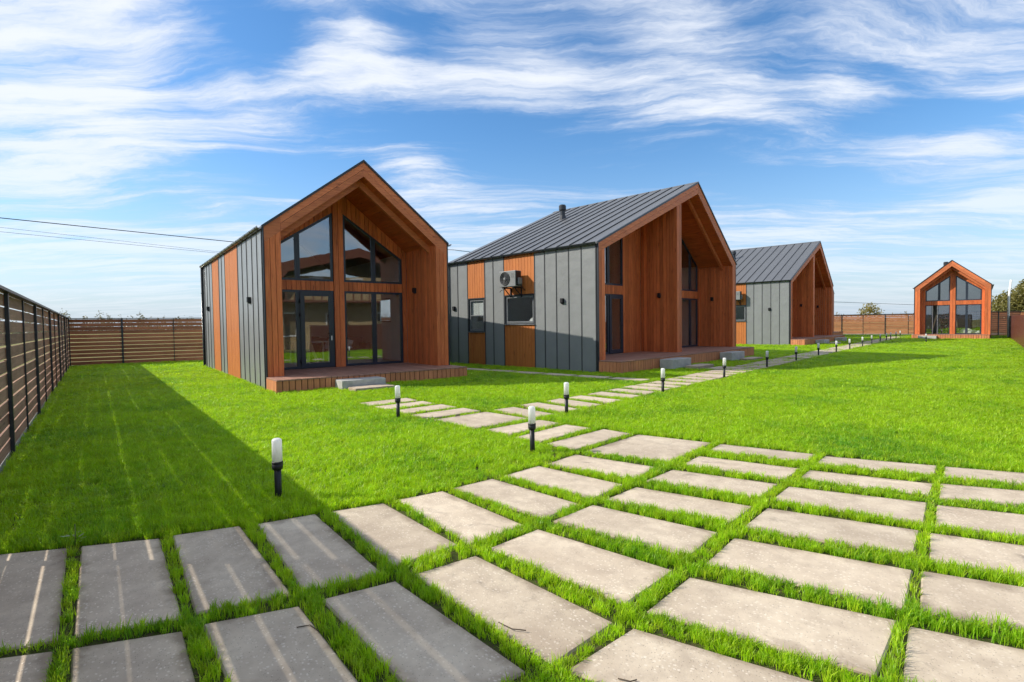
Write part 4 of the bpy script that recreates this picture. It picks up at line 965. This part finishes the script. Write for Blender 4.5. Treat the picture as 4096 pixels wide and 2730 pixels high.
# ------------------------------------------------------------------ the person behind the far glass
def skin_mesh(name, verts, edges, radii, mat, parent=None, sub=2):
    me = bpy.data.meshes.new(name); me.from_pydata(verts, edges, []); me.update()
    o = link(name, me, mat, parent)
    m = o.modifiers.new('skin', 'SKIN'); m.use_smooth_shade = True
    for i, r in enumerate(radii): me.skin_vertices[0].data[i].radius = r if isinstance(r, tuple) else (r, r)
    me.skin_vertices[0].data[0].use_root = True
    s = o.modifiers.new('subdivision', 'SUBSURF'); s.levels = sub; s.render_levels = sub
    return o
def build_person(h, u, v, w, rz):
    t = empty('person', (0, 0, 0)); t.matrix_world = h.matrix_world @ Matrix.Translation((u, v, w)) @ Matrix.Rotation(rz, 4, 'Z')
    tag(t, 'person in dark printed t-shirt and dark shorts standing behind the far house glass', 'person')
    V = [(0, 0, .93), (0, 0, 1.10), (0, .01, 1.30), (0, .01, 1.44), (0, 0, 1.52),                                   # pelvis, waist, chest, shoulders, neck
         (-.10, 0, .86), (-.11, -.02, .48), (-.12, .01, .09), (-.12, -.12, .035),
         (.10, 0, .86), (.12, .0, .48), (.13, .02, .09), (.14, -.11, .035),
         (-.19, .01, 1.42), (-.27, .03, 1.15), (-.24, -.12, .98), (-.22, -.17, .92),
         (.19, .01, 1.42), (.28, -.02, 1.17), (.17, -.26, 1.18), (.12, -.33, 1.20)]
    E_ = [(0, 1), (1, 2), (2, 3), (3, 4), (0, 5), (5, 6), (6, 7), (7, 8), (0, 9), (9, 10), (10, 11), (11, 12), (3, 13), (13, 14), (14, 15), (15, 16), (3, 17), (17, 18), (18, 19), (19, 20)]
    Rr = [(.155, .11), (.14, .10), (.17, .115), (.13, .09), .055, .085, .057, .038, .036, .085, .057, .038, .036, .06, .042, .032, .028, .06, .042, .032, .028]
    skin_mesh('body', V, E_, Rr, 'skin', t)
    skin_mesh('shirt', [(0, 0, .88), (0, 0, 1.10), (0, .01, 1.30), (0, .01, 1.44), (-.19, .01, 1.42), (-.255, .025, 1.20), (.19, .01, 1.42), (.26, -.01, 1.22)],
              [(0, 1), (1, 2), (2, 3), (3, 4), (4, 5), (3, 6), (6, 7)], [(.185, .135), (.175, .13), (.195, .14), (.145, .105), .085, .07, .085, .07], 'dark_cloth', t)
    skin_mesh('shorts', [(0, 0, .95), (-.10, 0, .84), (-.115, -.01, .52), (.10, 0, .84), (.12, 0, .52)], [(0, 1), (1, 2), (0, 3), (3, 4)], [(.175, .13), .115, .10, .115, .10], 'dark_cloth', t)
    bm = bmesh.new(); bmesh.ops.create_uvsphere(bm, u_segments=16, v_segments=12, radius=1)
    for vv in bm.verts:
        x, y, z = vv.co; jaw = 1 - .22 * max(0, -z); vv.co = Vector((x * .077 * jaw, y * .098 * jaw - .006 * (z < 0), z * .122))
        if y < -.75 and abs(x) < .3 and -.35 < z < .1: vv.co.y -= .018        # nose
    me = bpy.data.meshes.new('head'); bm.to_mesh(me); bm.free(); hd_ = link('head', me, 'skin', t); hd_.location = (0, -.015, 1.665); hd_.rotation_euler = (R_(18), 0, 0)
    for s in (-1, 1):
        e_ = bevel_box('ear', -.008, .008, -.018, .018, -.03, .03, 'skin', hd_, .006); e_.location = (s * .08, .01, -.005)
        e_ = bevel_box('eye', -.012, .012, -.004, .004, -.007, .007, 'black_plastic', hd_, .003); e_.location = (s * .03, -.095, .012)
    e_ = bevel_box('mouth', -.022, .022, -.003, .003, -.004, .004, 'brown_sheet', hd_, .002); e_.location = (0, -.088, -.055)
    bm = bmesh.new(); bmesh.ops.create_uvsphere(bm, u_segments=16, v_segments=12, radius=1); bmesh.ops.delete(bm, geom=[v_ for v_ in bm.verts if v_.co.z < .05 - .9 * max(0, v_.co.y)], context='VERTS')
    for v_ in bm.verts: v_.co = Vector((v_.co.x * .084, v_.co.y * .105 + .004, v_.co.z * .132))
    me = bpy.data.meshes.new('hair'); bm.to_mesh(me); bm.free(); link('hair', me, 'black_plastic', hd_)
    for s, base, dirn in ((-1, (-.22, -.17, .92), (0, -.25, -.97)), (1, (.12, -.33, 1.20), (-.75, -.6, .1))):      # hands: palm root and five fingers
        d = Vector(dirn).normalized(); side = Vector((1, 0, 0)) if abs(d.x) < .5 else Vector((0, 0, 1)); side = (side - d * side.dot(d)).normalized(); nrm = d.cross(side)
        b = Vector(base); V = [b, b + d * .055]; E_ = [(0, 1)]; Rr = [(.026, .026), (.034, .02)]
        for i, (off, ln) in enumerate(((-.03, .062), (-.010, .072), (.010, .068), (.028, .052))):
            p0 = b + d * .085 + side * off; p1 = p0 + d * ln * .5 + nrm * .008; p2 = p1 + d * ln * .35 + nrm * .022
            k = len(V); V += [p0, p1, p2]; E_ += [(1, k), (k, k + 1), (k + 1, k + 2)]; Rr += [.0095, .0088, .0075]
        p0 = b + d * .03 - side * .035; k = len(V); V += [p0, p0 + d * .035 - side * .022 + nrm * .012, p0 + d * .062 - side * .022 + nrm * .022]; E_ += [(0, k), (k, k + 1), (k + 1, k + 2)]; Rr += [.012, .0105, .0085]
        skin_mesh('hand', [tuple(x) for x in V], E_, Rr, 'skin', t, 1)
    for z, w_ in ((1.36, .17), (1.31, .13), (1.22, .09), (1.16, .09)):
        bevel_box('shirt_print', -w_ / 2, w_ / 2, -.146, -.142, z - .012, z + .012, 'white_print', t, .003)
build_person(H4, 1.72, 1.5, .311, .25)

# ------------------------------------------------------------------ neighbouring brick house on the right, behind the brown fence (seen mirrored in the panes)
nb = empty('brick_house', (19.6, .4, 0), R_(222)); tag(nb, 'yellow brick neighbour house with brown roof, mirrored in the panes', 'house')
box('wall', -7, 7, -4, 4, -.1, 3.6, 'yellow_brick', nb); box('upper_wall', -5.2, 5.2, -4.01, 2.8, 3.6, 5.4, 'yellow_brick', nb)
prism('roof', [(-7.6, 3.3), (-5.6, 6.2), (0, 7.6), (5.6, 6.2), (7.6, 3.3), (6.9, 3.3), (5.2, 5.6), (0, 6.9), (-5.2, 5.6), (-6.9, 3.3)], 'v', -5.0, 4.6, 'roof_tile', nb)
for x in (-5, -1.8, 1.8, 5):
    w_ = window(rect(x - .6, x + .6, .9, 2.6), 'v', -4.06, -4.0, nb, 'white_paint', .09)
for x in (-3, 0, 3): window(rect(x - .5, x + .5, 4.2, 5.3), 'v', -4.07, -4.0, nb, 'white_paint', .09)
bal = box('balcony', -6.6, 6.6, -5.4, -4.02, 3.35, 3.5, 'roof_tile', nb)
for i in range(23): box('baluster', -6.5 + i * .59, -6.42 + i * .59, -5.36, -5.28, 3.5, 4.35, 'roof_tile', bal)
box('handrail', -6.6, 6.6, -5.38, -5.26, 4.35, 4.43, 'roof_tile', bal)
for x in (-6.5, -2.2, 2.2, 6.5): box('porch_post', x - .09, x + .09, -5.4, -5.22, 0, 3.35, 'roof_tile', nb)

# ------------------------------------------------------------------ overhead lines, poles
def cable(name, pts, r, label):
    P_ = [Vector(p) for p in pts]; out = []
    for a, b in zip(P_[:-1], P_[1:]):
        for k in range(8): out.append(a.lerp(b, k / 8))
    out.append(P_[-1]); o = tube(name, out, r, 'cable', None, 6); tag(o, label, 'cable'); return o
cable('power_cable', [(-45, 14, 8.4), (-29.4, 30, 8.05), (-20.7, 39, 7.95), (-4.9, 45.5, 8.05), (30, 85, 8.1), (117, 190, 8.1)], .026, 'thick black power cable crossing the sky above the left fence')
cable('power_cable', [(-62, 25, 10.2), (-41.2, 42, 9.55), (-31, 55, 9.45), (-5, 75, 9.4), (60, 130, 9)], .014, 'thin lower overhead wire, the bottom one of a close pair')
cable('power_cable', [(-62, 25, 10.6), (-41.2, 42, 9.9), (-31, 55, 9.6), (-5, 75, 9.6), (60, 130, 9.2)], .012, 'thin upper overhead wire, the top one of a close pair')
cable('power_cable', [(40, 80, 5.2), (55.5, 90, 4.6), (73, 95, 4.05), (100, 100, 4.3)], .032, 'thin sagging cable over the far fence, left of the lone house')
o = tube('white_post', [(37.45, 39.35, -.1), (37.45, 39.35, 3.1), (37.6, 39.35, 4.35)], .07, 'white_paint', None, 8); tag(o, 'tall thin white post standing right of the far sunlit house', 'post')

# ------------------------------------------------------------------ trees
def leaf_cloud(name, blobs, n, size, mat, parent, seed, hollow=.55):
    r = np.random.default_rng(seed); w = np.array([b[3] * b[4] * b[5] for b in blobs]); w = w / w.sum()
    idx = r.choice(len(blobs), n, p=w); B = np.array(blobs)[idx]
    d = r.normal(size=(n, 3)); d /= np.linalg.norm(d, axis=1)[:, None]; rad = hollow + (1 - hollow) * r.random(n) ** .7
    rad *= 1 + .18 * np.sin(d[:, 0] * 7 + B[:, 0]) * np.cos(d[:, 2] * 6)
    C = B[:, :3] + d * rad[:, None] * B[:, 3:6]
    a = r.normal(size=(n, 3)); a /= np.linalg.norm(a, axis=1)[:, None]; b = np.cross(a, r.normal(size=(n, 3))); b /= np.linalg.norm(b, axis=1)[:, None]
    s = size * (.6 + .8 * r.random(n))[:, None]
    v = np.stack([C - a * s, C + b * s * .45, C + a * s, C - b * s * .45], 1).reshape(-1, 3)
    me = bpy.data.meshes.new(name); me.vertices.add(4 * n); me.vertices.foreach_set('co', v.ravel()); me.loops.add(4 * n); me.loops.foreach_set('vertex_index', np.arange(4 * n))
    me.polygons.add(n); me.polygons.foreach_set('loop_start', np.arange(n) * 4); me.update(calc_edges=True); me.validate()
    return link(name, me, mat, parent)
def tree(name, loc, trunk_h, tr, blobs, n, size, mat, label, seed, hollow=.5):
    t = empty(name, loc); tag(t, label, 'tree'); r = random.Random(seed)
    parts = [tube_data([(0, 0, -.2), (.05, .03, trunk_h * .5), (0, .08, trunk_h)], [tr, tr * .8, tr * .55], 8)]
    for b in blobs: parts.append(tube_data([(0, .05, trunk_h * r.uniform(.5, .95)), (b[0] * .5, b[1] * .5, (trunk_h + b[2]) / 2 + .1), (b[0] * .9, b[1] * .9, b[2])], [tr * .45, tr * .3, tr * .12], 6))
    multi('trunk', parts, 'bark', t); leaf_cloud('crown', blobs, n, size, mat, t, seed, hollow); return t
tree('willow_tree', (58.5, 57.5, 0), 2.2, .22, [(0, 0, 3.2, 3.4, 3, 2.2), (-2.6, .5, 2.6, 2.3, 2.2, 1.9), (2.4, -.4, 3.9, 2.6, 2.4, 2.2), (.2, .3, 4.7, 2.2, 2.2, 1.5), (-4.2, 0, 1.8, 1.7, 1.6, 1.5)], 30000, .15, 'willow_leaf', 'dense olive-green bushy tree rising behind the right fence', 11, .35)
tree('willow_tree', (66.5, 62.5, 0), 2.6, .25, [(0, 0, 3.6, 3.6, 3, 2.4), (2.6, 0, 4.6, 3, 2.6, 2.4), (-2.4, 0, 4.2, 2.6, 2.2, 2.2)], 24000, .16, 'willow_leaf', 'second olive-green bushy tree at the right picture edge', 12, .35)
tree('birch_sapling', (51.3, 74.8, 0), 1.6, .07, [(0, 0, 2.9, 1.25, 1.2, 1.1), (-.9, 0, 2.3, .9, .9, .8), (.9, .1, 2.4, .9, .9, .9), (.1, 0, 3.6, .5, .5, .6)], 900, .13, 'yellow_leaf', 'thin young tree with sparse yellow leaves behind the far fence', 13, .1)
def far_wood():
    r = random.Random(5); blobs = []
    for k in range(900):
        az = r.uniform(-58, 58); d = r.uniform(320, 420); low = .95 if az < -10 else (.62 if az > 15 else .75)
        hgt = 10.4 * low * r.uniform(.62, 1.05) * (1.25 if r.random() < .06 else 1) * d / 340
        az = R_(az); x, y = d * math.sin(az), d * math.cos(az); w_ = hgt * r.uniform(.10, .2)
        blobs.append((x, y, hgt * .5, w_ * 1.3, w_, hgt * .40)); blobs.append((x + r.uniform(-.5, .5), y, hgt * .8, w_ * .55, w_ * .5, hgt * .2))
        blobs.append((x + r.uniform(-4, 4), y, 1.6 * low, 5, 3, 2.2 * low))
    o = leaf_cloud('distant_wood', blobs, 60000, .6, 'hazy_far_leaf', None, 6, .1); tag(o, 'thin hazy line of trees along the horizon', 'wood', kind='stuff')
far_wood()

# ------------------------------------------------------------------ small litter on the slabs
def twig(pts, label):
    o = tube('twig', [(x, y, .004) for x, y in pts], .0028, 'bark', None, 5); tag(o, label, 'twig', 'twigs lying on the paving')
twig([(-1.13, 2.64), (-1.07, 2.66), (-1.0, 2.60)], 'bent dark twig on a shaded slab in the second row')
twig([(-.62, 3.30), (-.59, 3.31)], 'tiny dark twig on a slab near the edge of the fence shadow')
twig([(-.09, 2.66), (-.02, 2.60), (.05, 2.585)], 'long thin twig lying half in the grass joint')
twig([(.44, 2.22), (.49, 2.20), (.52, 2.21)], 'short curled twig on a slab at the bottom edge')
wd = empty('weed', (-3.18, 3.72, -.02)); tag(wd, 'small pale weed at the corner of the leftmost slab', 'weed')
for i in range(9):
    a = i * .75; l = .03 + .012 * (i % 3); z = .045 + .009 * i
    c = Vector((.03 * math.cos(a), .03 * math.sin(a), z)); d = Vector((math.cos(a), math.sin(a), .25)); s = Vector((-math.sin(a), math.cos(a), 0))
    link('leaf', mesh_from([c, c + d * l * .5 + s * .011, c + d * l, c + d * l * .5 - s * .011], [(0, 1, 2, 3)], 'leaf', fix=False), 'weed_leaf', wd)
tube('stem', [(0, 0, 0), (.01, 0, .08), (.0, .01, .17)], .004, 'weed_leaf', wd, 5)

# ------------------------------------------------------------------ grass
def tuft_mesh(seed, nbl, rad, hmin, hmax, wid):
    r = random.Random(seed); V, Fc = [], []
    for i in range(nbl):
        a = r.uniform(0, 6.283); q = rad * math.sqrt(r.random()); x, y = q * math.cos(a), q * math.sin(a)
        h = r.uniform(hmin, hmax); w = wid * r.uniform(.7, 1.25); la = r.uniform(0, 6.283); lean = abs(r.gauss(0, .38)) * h + .12 * h
        dx, dy = lean * math.cos(la), lean * math.sin(la); fa = la + math.pi / 2 + r.uniform(-.7, .7); sx, sy = w * math.cos(fa), w * math.sin(fa)
        k = len(V); V += [(x - sx, y - sy, 0), (x + sx, y + sy, 0), (x + dx * .35 + sx * .85, y + dy * .35 + sy * .85, h * .6), (x + dx * .35 - sx * .85, y + dy * .35 - sy * .85, h * .6), (x + dx * 1.05, y + dy * 1.05, h * (1 - .12 * lean / h))]
        Fc += [(k, k + 1, k + 2, k + 3), (k + 3, k + 2, k + 4)]
    me = mesh_from(V, Fc, 'grass_tuft', fix=False); me.materials.append(MATS['grass_blade']); return me
TUFTS = [bpy.data.objects.new('grass_tuft_source', tuft_mesh(s, 16, .034, .035, .095, .0026)) for s in range(4)]

def inside_poly(x, y, q):
    q = np.asarray(q, float); n = len(q); c = np.zeros(len(x), bool); j = n - 1
    for i in range(n):
        xi, yi = q[i]; xj, yj = q[j]
        c ^= ((yi > y) != (yj > y)) & (x < (xj - xi) * (y - yi) / (yj - yi + 1e-12) + xi); j = i
    return c
def scatter_grass():
    X, Y, SXY, SZ = [], [], [], []
    # rings round the camera: r0, r1, tufts per square metre, width scale, height scale
    for r0, r1, dens, sxy, sz in ((.5, 3.2, 1250, .85, .80), (3.2, 5.5, 1000, .95, .86), (5.5, 8.5, 640, 1.15, .86), (8.5, 13, 400, 1.45, .86), (13, 20, 230, 1.95, .86), (20, 32, 110, 2.8, .86), (32, 62, 36, 4.6, .9)):
        th0, th1 = R_(90 - 50), R_(90 + 50)
        if r1 < 9: th0, th1 = R_(90 - 64), R_(90 + 56)
        if r0 < 3: th0, th1 = R_(90 - 80), R_(90 + 80)
        n = int((th1 - th0) / 2 * (r1 ** 2 - r0 ** 2) * dens)
        r = np.sqrt(rng.random(n) * (r1 ** 2 - r0 ** 2) + r0 ** 2); th = th0 + (th1 - th0) * rng.random(n); x, y = r * np.cos(th), r * np.sin(th)
        ok = inside_poly(x, y, LAWN)
        for q in FOOT:
            q = np.asarray(q, float); 
            if np.hypot(*(q.mean(0))) > r1 + 14 or np.hypot(*(q.mean(0))) < r0 - 14: continue
            mg = .014 if r1 < 9 else .03          # keep the tufts' own width off the slabs
            e1 = q[1] - q[0]; e2 = q[2] - q[1]; n1 = e1 / np.linalg.norm(e1); n2 = e2 / np.linalg.norm(e2)
            qq = np.array([q[0] - n1 * mg - n2 * mg, q[1] + n1 * mg - n2 * mg, q[2] + n1 * mg + n2 * mg, q[3] - n1 * mg + n2 * mg])
            ok &= ~inside_poly(x, y, qq)
        x, y = x[ok], y[ok]; X.append(x); Y.append(y); SXY.append(np.full(len(x), sxy)); SZ.append(np.full(len(x), sz))
    x, y, sxy, sz = map(np.concatenate, (X, Y, SXY, SZ)); n = len(x)
    # the lawn is a little patchy, the joints between slabs are shorter
    pat = .5 + .5 * np.sin(x * 1.7 + 1.3 * np.sin(y * 1.1)) * np.cos(y * 1.4 + .7 * np.sin(x * 2.1))
    sz = sz * (.78 + .40 * pat) * (.75 + .60 * rng.random(n))
    paved = inside_poly(x, y, [(.4, 6.45), (1.2, 7.6), (2.7, 6.8), (6.8, 4.4), (5, 2.0), (3.1, .3), (1.4, .3), (-1.4, .9), (-3.7, 3.6), (-1.55, 4.4)]) 
    sz = np.where(paved, sz * .80, sz); sxy = np.where(paved, sxy * .8, sxy)
    me = bpy.data.meshes.new('lawn_grass'); me.vertices.add(n)
    me.vertices.foreach_set('co', np.stack([x, y, np.where(paved, -.016, -.028)], 1).ravel().astype(np.float32))
    a = me.attributes.new('scl', 'FLOAT_VECTOR', 'POINT'); a.data.foreach_set('vector', np.stack([sxy, sxy, sz], 1).ravel().astype(np.float32))
    a = me.attributes.new('rot', 'FLOAT_VECTOR', 'POINT'); a.data.foreach_set('vector', np.stack([rng.normal(0, .10, n), rng.normal(0, .10, n), rng.random(n) * 6.283], 1).ravel().astype(np.float32))
    a = me.attributes.new('vid', 'INT', 'POINT'); a.data.foreach_set('value', rng.integers(0, 4, n).astype(np.int32))
    o = link('lawn_grass', me); me.materials.append(MATS['grass_blade']); tag(o, 'short bright green grass of the lawn and slab joints', 'grass', kind='stuff')
    ng = bpy.data.node_groups.new('grass', 'GeometryNodeTree')
    ng.interface.new_socket('Geometry', in_out='INPUT', socket_type='NodeSocketGeometry'); ng.interface.new_socket('Geometry', in_out='OUTPUT', socket_type='NodeSocketGeometry')
    N = ng.nodes; gi = N.new('NodeGroupInput'); go = N.new('NodeGroupOutput'); iop = N.new('GeometryNodeInstanceOnPoints'); jn = N.new('GeometryNodeJoinGeometry')
    for tobj in TUFTS:
        oi = N.new('GeometryNodeObjectInfo'); oi.inputs['Object'].default_value = tobj; oi.inputs['As Instance'].default_value = True; ng.links.new(oi.outputs['Geometry'], jn.inputs[0])
    def attr(nm, ty):
        na = N.new('GeometryNodeInputNamedAttribute'); na.data_type = ty; na.inputs['Name'].default_value = nm; return next(s for s in na.outputs if s.enabled)
    ng.links.new(gi.outputs[0], iop.inputs['Points']); ng.links.new(jn.outputs[0], iop.inputs['Instance']); iop.inputs['Pick Instance'].default_value = True
    ng.links.new(attr('vid', 'INT'), iop.inputs['Instance Index']); ng.links.new(attr('rot', 'FLOAT_VECTOR'), iop.inputs['Rotation']); ng.links.new(attr('scl', 'FLOAT_VECTOR'), iop.inputs['Scale'])
    ng.links.new(iop.outputs[0], go.inputs[0])
    m = o.modifiers.new('grass', 'NODES'); m.node_group = ng
    print('grass tufts', n)
scatter_grass()
